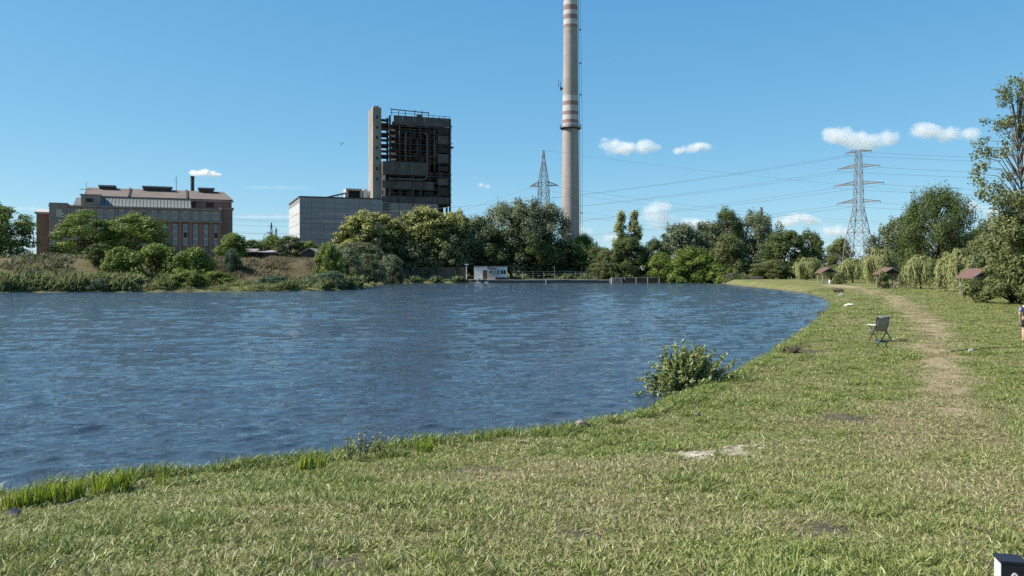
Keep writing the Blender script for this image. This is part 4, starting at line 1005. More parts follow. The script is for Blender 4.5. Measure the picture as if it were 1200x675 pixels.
# ------------------------------------------------------------------ clouds: closed hulls filled with sunlit vapour
def cloud(px, py, w, h, dist, lumps, label, dens=1.0, seed=1):
    """lumps: (x, y, radius) in half widths / half heights"""
    X, Zc = (px-600)/FPX*dist, zpx(py, dist); sx, sz = w/2/FPX*dist, 1.18*h/2/FPX*dist
    sp = [(np.array([a*0.86, ((i*37) % 7-3)/7*0.3, b_*0.62]), r*0.62) for i, (a, b_, r) in enumerate(lumps)]
    bm_v = []; nu, nv = 64, 32
    me = bpy.data.meshes.new('cloud')
    th = np.linspace(0, 2*math.pi, nu, endpoint=False); ph = np.linspace(0, math.pi, nv+1)[1:-1]
    P = [(0, 0, 1)]+[(math.sin(p)*math.cos(t), math.sin(p)*math.sin(t), math.cos(p)) for p in ph for t in th]+[(0, 0, -1)]
    D = unit(np.array(P))
    rr = np.full(len(D), 0.12)
    for c, r in sp:
        dc = D@c; q = r*r*1.12-(c@c-dc*dc); hit = q > 0
        rr = np.maximum(rr, np.where(hit, dc+np.sqrt(np.clip(q, 0, None)), 0))
    V = D*rr[:, None]*np.array([sx, sx*0.7, sz*1.25])
    f = []
    n1 = nv-1
    for k in range(nu): f.append((0, 1+k, 1+(k+1) % nu)); f.append((len(D)-1, 1+(n1-1)*nu+(k+1) % nu, 1+(n1-1)*nu+k))
    for j in range(n1-1):
        for k in range(nu): k2 = (k+1) % nu; f.append((1+j*nu+k, 1+(j+1)*nu+k, 1+(j+1)*nu+k2, 1+j*nu+k2))
    me.from_pydata([tuple(v) for v in V], [], f); me.update()
    m = bpy.data.materials.new('cloud_vapour'); m.use_nodes = True; t = m.node_tree
    for n in list(t.nodes):
        if n.type == 'BSDF_PRINCIPLED': t.nodes.remove(n)
    out = [n for n in t.nodes if n.type == 'OUTPUT_MATERIAL'][0]
    tc = t.nodes.new('ShaderNodeTexCoord'); acc = None; mp = t.nodes.new('ShaderNodeMapping'); mp.inputs['Scale'].default_value = (1/sx, 1/(0.7*sx), 1/(1.25*sz)); t.links.new(tc.outputs['Object'], mp.inputs['Vector'])
    for c, r in sp:
        d = t.nodes.new('ShaderNodeVectorMath'); d.operation = 'DISTANCE'; d.inputs[1].default_value = tuple(c); t.links.new(mp.outputs[0], d.inputs[0])
        e = t.nodes.new('ShaderNodeMath'); e.operation = 'MULTIPLY_ADD'; e.inputs[1].default_value = -1/r; e.inputs[2].default_value = 1.0
        t.links.new(d.outputs['Value'], e.inputs[0])
        if acc is None: acc = e.outputs[0]
        else:
            mx = t.nodes.new('ShaderNodeMath'); mx.operation = 'SMOOTH_MAX'; mx.inputs[2].default_value = 0.2
            t.links.new(acc, mx.inputs[0]); t.links.new(e.outputs[0], mx.inputs[1]); acc = mx.outputs[0]
    of = t.nodes.new('ShaderNodeVectorMath'); of.operation = 'ADD'; of.inputs[1].default_value = (seed*913.0, seed*377.0, 0); t.links.new(tc.outputs['Object'], of.inputs[0])
    nz = noise(t, 1.15/sz, 7, 0.62, vec=of.outputs[0])
    a = t.nodes.new('ShaderNodeMath'); a.operation = 'MULTIPLY_ADD'; a.inputs[1].default_value = 3.4; a.inputs[2].default_value = -1.72
    t.links.new(nz, a.inputs[0])
    b_ = t.nodes.new('ShaderNodeMath'); b_.operation = 'ADD'; t.links.new(acc, b_.inputs[0]); t.links.new(a.outputs[0], b_.inputs[1])
    mr = t.nodes.new('ShaderNodeMapRange'); mr.inputs['From Min'].default_value = -0.08; mr.inputs['From Max'].default_value = 0.95
    mr.inputs['To Max'].default_value = dens*2.6/sz; t.links.new(b_.outputs[0], mr.inputs['Value'])
    vol = t.nodes.new('ShaderNodeVolumePrincipled'); vol.inputs['Color'].default_value = (0.97, 0.97, 0.98, 1); vol.inputs['Anisotropy'].default_value = 0.25
    t.links.new(mr.outputs[0], vol.inputs['Density']); t.links.new(vol.outputs[0], out.inputs['Volume'])
    me.materials.append(m)
    o = link('cloud', me, None, (X, dist, Zc))
    tag(o, label, 'cloud', 'small fair-weather clouds')
cloud(737, 174, 78, 30, 5000, [(-0.62, 0.25, 0.62), (-0.82, 0.75, 0.28), (-0.3, -0.1, 0.75), (0.1, -0.05, 0.7), (0.5, 0.1, 0.66), (0.8, 0.05, 0.45)], 'small white cloud with a raised wisp, just right of the chimney')
cloud(811, 174, 56, 22, 5200, [(-0.65, -0.25, 0.5), (-0.2, -0.1, 0.66), (0.25, 0.15, 0.62), (0.68, 0.2, 0.55)], 'small tilted oblong cloud, second from the chimney', seed=2)
cloud(1008, 161, 92, 38, 4800, [(-0.68, 0.1, 0.72), (-0.45, 0.4, 0.4), (-0.15, -0.1, 0.7), (0.3, -0.25, 0.72), (0.72, -0.05, 0.6)], 'flat white cloud right behind the top of the tall pylon', seed=3)
cloud(1106, 157, 86, 34, 4900, [(-0.7, 0.15, 0.68), (-0.3, 0.05, 0.6), (0.1, -0.1, 0.62), (0.32, 0.3, 0.5), (0.7, -0.1, 0.62)], 'flat white cloud between the tall pylon and the sparse tree', seed=4)
cloud(772, 251, 62, 42, 9000, [(-0.5, -0.1, 0.75), (-0.15, 0.3, 0.62), (0.3, 0.35, 0.5), (0.2, -0.3, 0.7), (0.62, -0.35, 0.5)], 'puffy cloud resting on the trees right of the twin spires', seed=5)
cloud(815, 262, 52, 22, 9000, [(-0.5, 0, 0.7), (0.1, 0, 0.8), (0.6, -0.2, 0.5)], 'low flat cloud behind the grey-green lake-end trees', 0.7, seed=6)
cloud(935, 258, 64, 24, 9000, [(-0.6, -0.1, 0.7), (0, 0.2, 0.7), (0.5, -0.1, 0.65), (0.8, -0.2, 0.4)], 'low cloud left of the tall pylon above the trees', 0.8, seed=7)
cloud(978, 271, 50, 20, 9500, [(-0.5, 0, 0.7), (0.1, 0.1, 0.8), (0.6, -0.1, 0.6)], 'low pale cloud directly behind the legs of the tall pylon', 0.7, seed=8)
cloud(1146, 246, 60, 30, 9000, [(-0.5, 0.1, 0.75), (0, 0.1, 0.7), (0.5, -0.2, 0.7)], 'low cloud between the wind-blown tree and the sparse tree', 0.8, seed=9)
cloud(684, 270, 34, 22, 9500, [(-0.3, 0, 0.8), (0.3, -0.2, 0.7)], 'low cloud behind the chimney foot', 0.7, seed=10)
cloud(718, 279, 36, 16, 9500, [(-0.4, 0, 0.8), (0.3, 0.0, 0.8)], 'low pale cloud left of the twin spires', 0.5, seed=11)
cloud(240, 203.5, 42, 13, 6000, [(-0.55, 0.1, 0.72), (-0.1, 0.15, 0.8), (0.4, -0.1, 0.7), (0.75, -0.15, 0.45)], 'small bright cloud above the factory smoke stack', seed=12)
cloud(568, 218, 22, 11, 6000, [(-0.4, 0.1, 0.7), (0.3, -0.1, 0.75)], 'tiny faint cloud between boiler house and peaked pylon', 0.45, seed=13)

cloud(338, 254, 150, 9, 12000, [(-0.6, 0, 0.75), (-0.1, 0.1, 0.8), (0.45, -0.1, 0.75), (0.8, 0, 0.5)], 'faint flat cloud streak in the gap between factory and clad hall', 0.03, seed=14)
cloud(325, 220, 90, 5, 12000, [(-0.5, 0, 0.8), (0.1, 0, 0.8), (0.6, 0, 0.7)], 'thin pale cloud streak right of the factory roof', 0.014, seed=15)
cloud(40, 245, 90, 8, 12000, [(-0.5, 0, 0.8), (0.1, 0, 0.8), (0.6, 0, 0.7)], 'faint low cloud streak over the orange wing', 0.022, seed=16)
# a gull over the boiler hall
g = MB()
g.tube([(-0.5, 0, 0), (-0.2, 0, 0.05), (0.25, 0, 0.06), (0.62, 0, 0.0)], [0.02, 0.13, 0.14, 0.03], 8)
for sgn in (-1, 1): g.prism([(-0.12, 0), (0.28, 0), (0.22, 0.8), (-0.02, 1.5), (-0.10, 0.8)], (0, 0, 0.08), (1, 0, 0), (0, sgn*0.93, 0.36), (0, 0, 1), 0.03)
go = g.build('flying_gull', STEEL, None, ((400-600)/FPX*150, 150, zpx(169, 150))); go.rotation_euler = (0, R(-12), R(60))
go.scale = (0.6, 0.6, 0.6)
tag(go, 'gull flying left of the boiler house tower', 'bird')
# ------------------------------------------------------------------ grass: instanced patches of real blades
def blade_mesh(name, n, rad_, hmin, hmax, wmin, wmax, lean, seed, m, flat=0.0, seg=2, curl=1.0, wind=0.25):
    rg = np.random.default_rng(seed)
    r = rad_*np.sqrt(rg.random(n)); a = rg.random(n)*6.283
    base = np.stack([r*np.cos(a), r*np.sin(a), np.full(n, -0.012)], -1)
    h = rg.uniform(hmin, hmax, n); w = rg.uniform(wmin, wmax, n)
    az = rg.random(n)*6.283; ln = lean*rg.random(n)**0.7 + flat
    d = np.stack([np.cos(az)*np.sin(ln)+wind*0.5, np.sin(az)*np.sin(ln), np.cos(ln)], -1); d = unit(d)
    side = unit(np.cross(d, np.array([0, 0, 1.0])+rg.normal(0, 0.5, (n, 3))))
    d2 = unit(d+np.stack([np.cos(az)*curl*0.6+wind*0.5, np.sin(az)*curl*0.6, -0.45*curl*np.ones(n)], -1)*rg.random((n, 1)))
    mid = base+d*(h*0.55)[:, None]; tip = mid+d2*(h*0.5)[:, None]
    hw = side*w[:, None]/2
    v = np.stack([base-hw*0.8, base+hw*0.8, mid+hw, mid-hw, tip], 1).reshape(-1, 3)
    i = np.arange(n)[:, None]*5
    tri = np.concatenate([i+np.array([[0, 1, 2]]), i+np.array([[0, 2, 3]]), i+np.array([[3, 2, 4]])], 1).reshape(-1, 3)
    me = bpy.data.meshes.new(name)
    me.vertices.add(5*n); me.vertices.foreach_set('co', v.ravel())
    me.loops.add(tri.size); me.loops.foreach_set('vertex_index', tri.ravel())
    me.polygons.add(len(tri)); me.polygons.foreach_set('loop_start', np.arange(len(tri))*3)
    me.update(calc_edges=True)
    set_attr(me, 'tint', np.repeat(rg.random(n), 5)); set_attr(me, 'dead', np.repeat(rg.random(n), 5))
    me.materials.append(m)
    return me
def grass_material(name='grass_blade', greens=None, base_dry=0.0):
    m, t, b = nt(name)
    def A(n, inst=False):
        a = t.nodes.new('ShaderNodeAttribute'); a.attribute_name = n
        if inst: a.attribute_type = 'INSTANCER'
        return a.outputs['Fac']
    g = greens or [(0.092, 0.120, 0.022), (0.175, 0.208, 0.044), (0.275, 0.295, 0.082), (0.40, 0.405, 0.165)]
    green = ramp(t, [(i/(len(g)-1), c) for i, c in enumerate(g)], A('tint')).outputs[0]
    straw = ramp(t, [(0, (0.19, 0.15, 0.072)), (0.5, (0.36, 0.305, 0.16)), (1, (0.56, 0.49, 0.30))], A('tint')).outputs[0]
    k = t.nodes.new('ShaderNodeMath'); k.operation = 'ADD'; t.links.new(A('dry', True), k.inputs[0]); t.links.new(A('dead'), k.inputs[1])
    mr = t.nodes.new('ShaderNodeMapRange'); mr.inputs['From Min'].default_value = 0.98-base_dry; mr.inputs['From Max'].default_value = 1.12-base_dry
    t.links.new(k.outputs[0], mr.inputs['Value'])
    c = mixc(t, green, straw, mr.outputs[0])
    t.links.new(c, b.inputs['Base Color']); b.inputs['Roughness'].default_value = 0.45; b.inputs['Specular IOR Level'].default_value = 0.35
    tr = t.nodes.new('ShaderNodeBsdfTranslucent'); t.links.new(c, tr.inputs['Color'])
    mx = t.nodes.new('ShaderNodeMixShader'); mx.inputs[0].default_value = 0.3
    out = [n for n in t.nodes if n.type == 'OUTPUT_MATERIAL'][0]
    t.links.new(b.outputs[0], mx.inputs[1]); t.links.new(tr.outputs[0], mx.inputs[2]); t.links.new(mx.outputs[0], out.inputs['Surface'])
    return m
GM = grass_material()
LUSH = grass_material('lush_blade', [(0.072, 0.106, 0.019), (0.145, 0.192, 0.036), (0.24, 0.28, 0.065), (0.38, 0.40, 0.15)], -0.05)
pc = bpy.data.collections.new('grass_patches')
protos = [
    blade_mesh('p0', 92, 0.17, 0.035, 0.085, 0.005, 0.009, 1.15, 1, GM),
    blade_mesh('p1', 92, 0.17, 0.030, 0.075, 0.005, 0.009, 1.25, 2, GM),
    blade_mesh('p2', 60, 0.17, 0.040, 0.10, 0.005, 0.008, 0.6, 3, GM, flat=0.75),
    blade_mesh('p3', 34, 0.15, 0.03, 0.06, 0.016, 0.028, 1.0, 4, LUSH, flat=0.35, curl=1.4),
    blade_mesh('p4', 60, 0.09, 0.09, 0.17, 0.006, 0.010, 0.75, 5, LUSH),
    blade_mesh('p5', 50, 0.12, 0.13, 0.27, 0.007, 0.012, 0.55, 6, LUSH),
]
for i, me in enumerate(protos):
    pc.objects.link(bpy.data.objects.new('patch_%d' % i, me))
def scatter(name, pts, rot, scl, idx, dry, label):
    me = bpy.data.meshes.new(name); me.vertices.add(len(pts)); me.vertices.foreach_set('co', np.asarray(pts, np.float32).ravel()); me.update()
    for nme, val, ty in (('rot', rot, 'FLOAT_VECTOR'), ('scl', scl, 'FLOAT_VECTOR')):
        a = me.attributes.new(nme, ty, 'POINT'); a.data.foreach_set('vector', np.asarray(val, np.float32).ravel())
    a = me.attributes.new('pick', 'INT', 'POINT'); a.data.foreach_set('value', np.asarray(idx, np.int32))
    set_attr(me, 'dry', dry)
    o = link(name, me)
    g = bpy.data.node_groups.new(name, 'GeometryNodeTree')
    g.interface.new_socket('Geometry', in_out='INPUT', socket_type='NodeSocketGeometry'); g.interface.new_socket('Geometry', in_out='OUTPUT', socket_type='NodeSocketGeometry')
    gi = g.nodes.new('NodeGroupInput'); go_ = g.nodes.new('NodeGroupOutput'); ip = g.nodes.new('GeometryNodeInstanceOnPoints')
    ci = g.nodes.new('GeometryNodeCollectionInfo'); ci.inputs['Collection'].default_value = pc; ci.inputs['Separate Children'].default_value = True; ci.inputs['Reset Children'].default_value = True
    g.links.new(gi.outputs[0], ip.inputs['Points']); g.links.new(ci.outputs[0], ip.inputs['Instance']); ip.inputs['Pick Instance'].default_value = True
    for nme, ty, sock in (('rot', 'FLOAT_VECTOR', 'Rotation'), ('scl', 'FLOAT_VECTOR', 'Scale'), ('pick', 'INT', 'Instance Index')):
        a = g.nodes.new('GeometryNodeInputNamedAttribute'); a.data_type = ty; a.inputs['Name'].default_value = nme
        g.links.new(a.outputs['Attribute'], ip.inputs[sock])
    g.links.new(ip.outputs[0], go_.inputs[0])
    mod = o.modifiers.new('grass', 'NODES'); mod.node_group = g
    tag(o, label, 'grass', kind='stuff')
    return o
rg = np.random.default_rng(77)
def grass_points(n, d0, d1, cov_pow):
    u = rg.random(n); d = (d0**cov_pow+u*(d1**cov_pow-d0**cov_pow))**(1/cov_pow)
    a = np.radians(rg.uniform(-44, 44, n)); return d*np.sin(a), d*np.cos(a), d
GX_, GY_, GD = [np.concatenate(q) for q in zip(grass_points(9000, 3.0, 9.5, 2.0), grass_points(52000, 9.5, 125, 0.5))]
gs = shore_dist(GX_, GY_)
ok = gs > 0.12
GX_, GY_, GD, gs = GX_[ok], GY_[ok], GD[ok], gs[ok]
dry_, soil_, sand_, worn_ = fields(GX_, GY_)
ok = rg.random(len(GX_)) > np.maximum.reduce([soil_*0.9, sand_*0.98, worn_*0.88])
GX_, GY_, GD, gs, dry_, worn_ = [q[ok] for q in (GX_, GY_, GD, gs, dry_, worn_)]
S_ = np.maximum(1, (GD/9.0)**0.60)*rg.uniform(0.75, 1.3, len(GX_))
tall = 0.75+0.75*fbm(GX_*0.6, GY_*0.6, 60, 4)
tall *= 1-0.45*worn_
u = rg.random(len(GX_))
lush = fbm(GX_*0.9, GY_*0.9, 66, 4)
pick = np.where(u < 0.40, 0, np.where(u < 0.74, 1, 2))
pick = np.where((dry_ > 0.55) & (u > 0.45), 2, pick)
lu = sstep(0.38, 0.66, lush)*(1-sstep(0.2, 0.75, dry_))
pick = np.where(u < 0.30*lu, 3, pick)
pick = np.where(u > 1-0.19*lu, 4, pick)
edge = (gs < 0.75+0.5*fbm(GX_*1.1, GY_*1.1, 14, 3)) & (GD < 75)
pick = np.where(edge & (u < 0.62), 4, pick); pick = np.where(edge & (u < 0.26), 5, pick)
dry_ = np.where(edge, dry_*0.35, dry_*0.60+0.04)
zs_ = 0.66*S_**0.34*tall
scl = np.stack([S_, S_, zs_*np.where(pick == 5, np.clip(14/GD, 0.45, 1), 1)], -1)
rot = np.stack([rg.normal(0, 0.08, len(GX_)), rg.normal(0, 0.08, len(GX_)), rg.normal(0, 1.0, len(GX_))], -1)
scatter('meadow_grass', np.stack([GX_, GY_, height(GX_, GY_)], -1), rot, scl, pick, dry_, 'short patchy grass covering the near bank and meadow')

# tall herbs and reeds on the far bank: one mass of blades
def bank_blades(name, n, region, hmin, hmax, w, cols, label, seed, lean=0.5):
    rg2 = np.random.default_rng(seed)
    x0, x1, y0, y1, s0, s1 = region
    x = rg2.uniform(x0, x1, n*5); y = rg2.uniform(y0, y1, n*5); s_ = shore_dist(x, y)
    clump = fbm(x*0.35, y*0.35, seed, 4)
    ok_ = (s_ > s0) & (s_ < s1) & (rg2.random(n*5) < sstep(0.30, 0.6, clump)+0.15)
    x, y, clump = x[ok_][:n], y[ok_][:n], clump[ok_][:n]
    z = height(x, y); h = rg2.uniform(hmin, hmax, len(x))*(0.35+1.2*sstep(0.3, 0.7, clump))
    if name == 'reed_bed': h = h*(1-0.55*sstep(-54, -44, x)*(1-sstep(-36, -31, x)))
    c = np.stack([x, y, z+h*0.45], -1)
    nrm = np.stack([rg2.normal(-0.4, 0.5, len(x)), rg2.normal(-0.5, 0.5, len(x)), rg2.normal(0.3, 0.3, len(x))], -1)
    d = np.stack([rg2.normal(0.15, lean*0.6, len(x)), rg2.normal(0, lean*0.6, len(x)), np.ones(len(x))], -1)
    tn = 0.55*fbm(x*0.12, y*0.12, seed+3, 3)+0.5*rg2.random(len(x))
    me = leaf_mesh(name, c, nrm, d, h, w, tn, leafmat(name+'_leaf', cols), 0.05)
    tag(link(name, me), label, 'vegetation', kind='stuff')
bank_blades('reed_bed', 60000, (-115, -24, 112, 152, 0.3, 15), 0.7, 1.7, 0.12, [(0.060, 0.085, 0.026), (0.115, 0.140, 0.042), (0.185, 0.205, 0.070)], 'tall reeds and herbs along the far waterline', 7)
bank_blades('green_scrub', 20000, (-125, -58, 115, 165, 12, 38), 0.35, 0.9, 0.2, [(0.060, 0.066, 0.026), (0.105, 0.115, 0.042), (0.125, 0.105, 0.050)], 'low brownish-green scrub on the slope below the factory trees', 11, 0.9)
bank_blades('dry_heath', 26000, (-58, -22, 120, 172, 8, 38), 0.25, 0.7, 0.2, [(0.075, 0.062, 0.030), (0.135, 0.108, 0.055), (0.14, 0.155, 0.055)], 'brown dry heath and scrub on the embankment slope', 8, 0.9)
bank_blades('shore_weeds', 9000, (-30, 62, 205, 236, 0.2, 5), 0.5, 1.3, 0.3, [(0.045, 0.065, 0.022), (0.085, 0.11, 0.035), (0.14, 0.165, 0.055)], 'dark weeds under the trees at the lake end', 9)
# ------------------------------------------------------------------ the quay across the lake
DARKWOOD = plain('weathered_wood', (0.16, 0.135, 0.11), (0.09, 0.075, 0.062), 1.5, 0.95, bmp=0.3)
OLDWOOD = plain('grey_old_wood', (0.34, 0.31, 0.27), (0.22, 0.195, 0.165), 2.0, 0.95, bmp=0.3)
TAR = plain('tarred_boards', (0.035, 0.033, 0.032), (0.06, 0.055, 0.05), 1.2, 0.9)
ROOFRED = plain('red_shingles', (0.165, 0.092, 0.073), (0.11, 0.07, 0.058), 2.0, 0.95, bmp=0.3)
QY = 225.5
def X_(px, d): return (px-600)/FPX*d
qa, qb = X_(488, QY), X_(716, QY); zq = zpx(327.6, QY)
quay = empty('concrete_quay', ((qa+qb)/2, QY, 0))
tag(quay, 'low weathered concrete quay along the far waterline', 'quay')
L = (qb-qa); nsl = 14
bl = MB().box((0.03, 0, -1.5), (L/nsl-0.03, 2.4, zq-0.22)).mesh('wall_block', DARKWOOD)
sl = MB().box((0.02, -0.18, zq-0.21), (L/nsl-0.02, 2.6, zq)).mesh('deck_slab', CONC)
for i in range(nsl):
    link('wall_block', bl, quay, (-L/2+i*L/nsl, 0, 0)); o = link('deck_slab', sl, quay, (-L/2+i*L/nsl, 0, (0.06 if i % 3 == 1 else 0)*(-1)**i))
for px in (490, 560, 640, 715):
    MB().tube([(X_(px, QY)-(qa+qb)/2, -0.35, -1.4), (X_(px, QY)-(qa+qb)/2, -0.35, zq+0.25)], 0.16, 8).build('mooring_post', OLDWOOD, quay)
# board fence behind
fx0, fx1, fd = X_(474, 231), X_(546, 231), 231.0
fen = empty('board_fence', ((fx0+fx1)/2, fd, hz((fx0+fx1)/2, fd))); nbd = 44
fz = fen.location.z
bd = MB().box((0.02, 0, 0), ((fx1-fx0)/nbd-0.02, 0.05, 1)).mesh('board', DARKWOOD)
for i in range(nbd):
    o = link('board', bd, fen, (fx0-fen.location.x+i*(fx1-fx0)/nbd, 0.0, 0.05)); o.scale = (1, 1, zpx(313.5, fd)-fz+rnd.uniform(-0.15, 0.2))
for k in (0.5, 2.2): MB().box((fx0-fen.location.x, 0.06, k), (fx1-fen.location.x, 0.14, k+0.12)).build('rail', DARKWOOD, fen)
tag(fen, 'grey board fence under the silvery trees left of the white cabin', 'fence')
# wire fence to the right of the cabin
fx0, fx1 = X_(600, 230), X_(712, 230)
fw = empty('mesh_fence', ((fx0+fx1)/2, 230, hz((fx0+fx1)/2, 230)))
for i in range(10):
    xx = fx0+(fx1-fx0)*i/9-fw.location.x; MB().tube([(xx, 0, -0.2), (xx, 0, 2.3 if i != 4 else 3.8)], 0.06, 6).build('post', STEEL, fw)
for k in (0.5, 1.1, 1.7, 2.2): MB().bar((fx0-fw.location.x, 0, k), (fx1-fw.location.x, 0, k), 0.05).build('wire', STEEL, fw)
tag(fw, 'thin post and wire fence on the quay right of the white cabin', 'fence')
# white cabin
CD = 227.5
c0, c1 = X_(555.5, CD), X_(594.5, CD); cz = zq-0.02
cab = empty('white_cabin', ((c0+c1)/2, CD, cz)); w = (c1-c0)/2; ch_ = zpx(312.3, CD)-cz
MB().box((-w, 0, 0), (w, 3.6, ch_)).build('wall', WHITE, cab)
MB().box((-w-0.25, -0.3, ch_), (w+0.25, 3.8, ch_+0.18)).build('roof', METAL, cab)
def cpx(px): return X_(px, CD)-(c0+c1)/2
for a, b_, za, zb, n_ in ((566, 571, 0.0, ch_*0.72, 'door'), (583, 585.2, ch_*0.45, ch_*0.72, 'window'), (587, 592.5, ch_*0.45, ch_*0.72, 'window')):
    o = MB().box((cpx(a), -0.06, za), (cpx(b_), -0.008, zb)).build(n_, DARKWIN if n_ == 'window' else TIMB, cab)
    if n_ == 'window':
        MB().box((cpx(a)-0.1, -0.1, za-0.12), (cpx(b_)+0.1, -0.062, za-0.01)).build('sill', OLDWOOD, o)
        MB().box(((cpx(a)+cpx(b_))/2-0.05, -0.1, za), ((cpx(a)+cpx(b_))/2+0.05, -0.062, zb)).build('mullion', WHITE, o)
MB().box((cpx(578), -0.12, 0.02), (cpx(594), -0.01, 0.55)).build('plinth', METAL, cab)
tag(cab, 'long white flat-roofed cabin on the quay', 'cabin')
sd_ = 225.9
s0, s1 = X_(572, sd_), X_(580.5, sd_)
shd = empty('small_shed', ((s0+s1)/2, sd_, zq-0.02)); w = (s1-s0)/2; h_ = zpx(313.8, sd_)-zq
MB().prism([(-w, -0.0), (w, -0.0), (w, h_*0.93), (-w, h_)], (0, 0, 0), (1, 0, 0), (0, 0, 1), (0, 1, 0), 1.2).build('wall', PALE, shd)
MB().prism([(-w-0.2, h_), (w+0.3, h_*0.93), (w+0.3, h_*0.93+0.15), (-w-0.2, h_+0.15)], (0, -0.25, 0), (1, 0, 0), (0, 0, 1), (0, 1, 0), 1.6).build('roof', TIMB, shd)
MB().box((-w*0.55, -0.05, h_*0.55), (-w*0.1, -0.008, h_*0.75)).build('window', DARKWIN, shd)
tag(shd, 'small beige lean-to shed in front of the white cabin', 'shed')
pl = empty('quay_lamp', (X_(546.5, QY), QY+1.2, zq)); hp = zpx(310.5, QY)-zq
MB().tube([(0, 0, 0), (0, 0, hp)], [0.16, 0.10], 8).build('post', PALE, pl); MB().box((-0.5, -0.2, hp), (0.5, 0.2, hp+0.28)).build('lamp_head', WHITE, pl)
tag(pl, 'pale lamp post on the quay left of the white cabin', 'lamp post')
o = MB().bar((0, 0, -0.6), (0.9, 0, 1.1), 0.28).build('leaning_pile', WHITE, None, (X_(502, QY-0.5), QY-0.5, zq-0.4)); tag(o, 'white pile leaning out of the water at the quay', 'pile')
for k, (px, wpx) in enumerate(((560.5, 6.5), (570, 5))):
    fl = MB(); ww = wpx/FPX*218/2
    fl.prism([(-ww, 0.22), (-ww*0.8, -0.12), (ww*0.8, -0.12), (ww, 0.22)], (0, -0.5, 0), (1, 0, 0), (0, 0, 1), (0, 1, 0), 1.0)
    o = fl.build('float', WHITE, None, (X_(px, 218), 218, 0.06)); tag(o, ('longer', 'shorter')[k]+' of two white floats on the water below the white cabin', 'float', 'white floats by the quay')
# rusty walls at the end of the lake
RW = 223.0
rwl = empty('rusty_sheet_wall', (X_(758, RW), RW, 0.0)); npl = 12
x0, x1 = X_(732, RW)-rwl.location.x, X_(786, RW)-rwl.location.x; zt_ = zpx(325.6, RW)
sh = MB().box((0.03, 0, -1.2), ((x1-x0)/npl-0.03, 0.1, zt_)).mesh('sheet', RUST)
for i in range(npl): link('sheet', sh, rwl, (x0+i*(x1-x0)/npl, 0.05*(i % 2), -0.08*(i % 3)))
MB().box((x0, -0.12, zt_+0.01), (x1, 0.22, zt_+0.2)).build('cap', OLDWOOD, rwl)
for i in range(5): MB().tube([(x0+(x1-x0)*i/4, -0.25, -1.2), (x0+(x1-x0)*i/4, -0.25, zt_+0.1)], 0.12, 7).build('post', OLDWOOD, rwl)
tag(rwl, 'rusty brown sheet wall with posts at the waterline', 'wall', kind='thing')
cw_ = empty('stone_abutment', (X_(723.5, RW-1), RW-1, 0.0)); zt_ = zpx(325, RW-1)
for r_ in range(4):
    for q in range(5):
        hh = (zt_+1)/4; MB().box((-1.45+q*0.58+(r_ % 2)*0.02, -rnd.random()*0.06, -1+r_*hh), (-1.45+q*0.58+0.55, 2.0, -1+r_*hh+hh-0.03)).build('stone', plain('abutment_stone', (0.30, 0.27, 0.21), (0.20, 0.18, 0.145), 1.0) if r_+q == 0 else bpy.data.materials['abutment_stone'], cw_)
tag(cw_, 'pale stone abutment left of the rusty wall', 'wall')
th_ = hut(853.5, 873, 212, 319.6, 323.2, 'black tarred hut on the mown tip of the bank', TAR, TAR, depth=3)
MB().box((-0.4, -0.05, 0), (0.4, -0.008, 1.3)).build('door', TIMB, th_)
bo_ = empty('upturned_boat', at(886, 208)); nb_ = 9
hull = MB(); rows = []
for i in range(nb_+1):
    t_ = i/nb_; xx = -1.9+3.8*t_; ww = 0.75*math.sin(math.pi*(0.12+0.8*t_))**0.6; hh = 0.62*math.sin(math.pi*(0.15+0.75*t_))**0.4
    rows.append([(xx, ww*math.cos(a), hh*math.sin(a)) for a in [math.pi*k/8 for k in range(9)]])
hull.v = [p for r_ in rows for p in r_]; hull.f = [(i*9+k, (i+1)*9+k, (i+1)*9+k+1, i*9+k+1) for i in range(nb_) for k in range(8)]
hull.build('hull', TAR, bo_, smooth=True); MB().bar((-1.8, 0, 0.60), (1.8, 0, 0.62), 0.06).build('keel', OLDWOOD, bo_)
tag(bo_, 'dark upturned boat on the grass beside the tarred hut', 'boat')

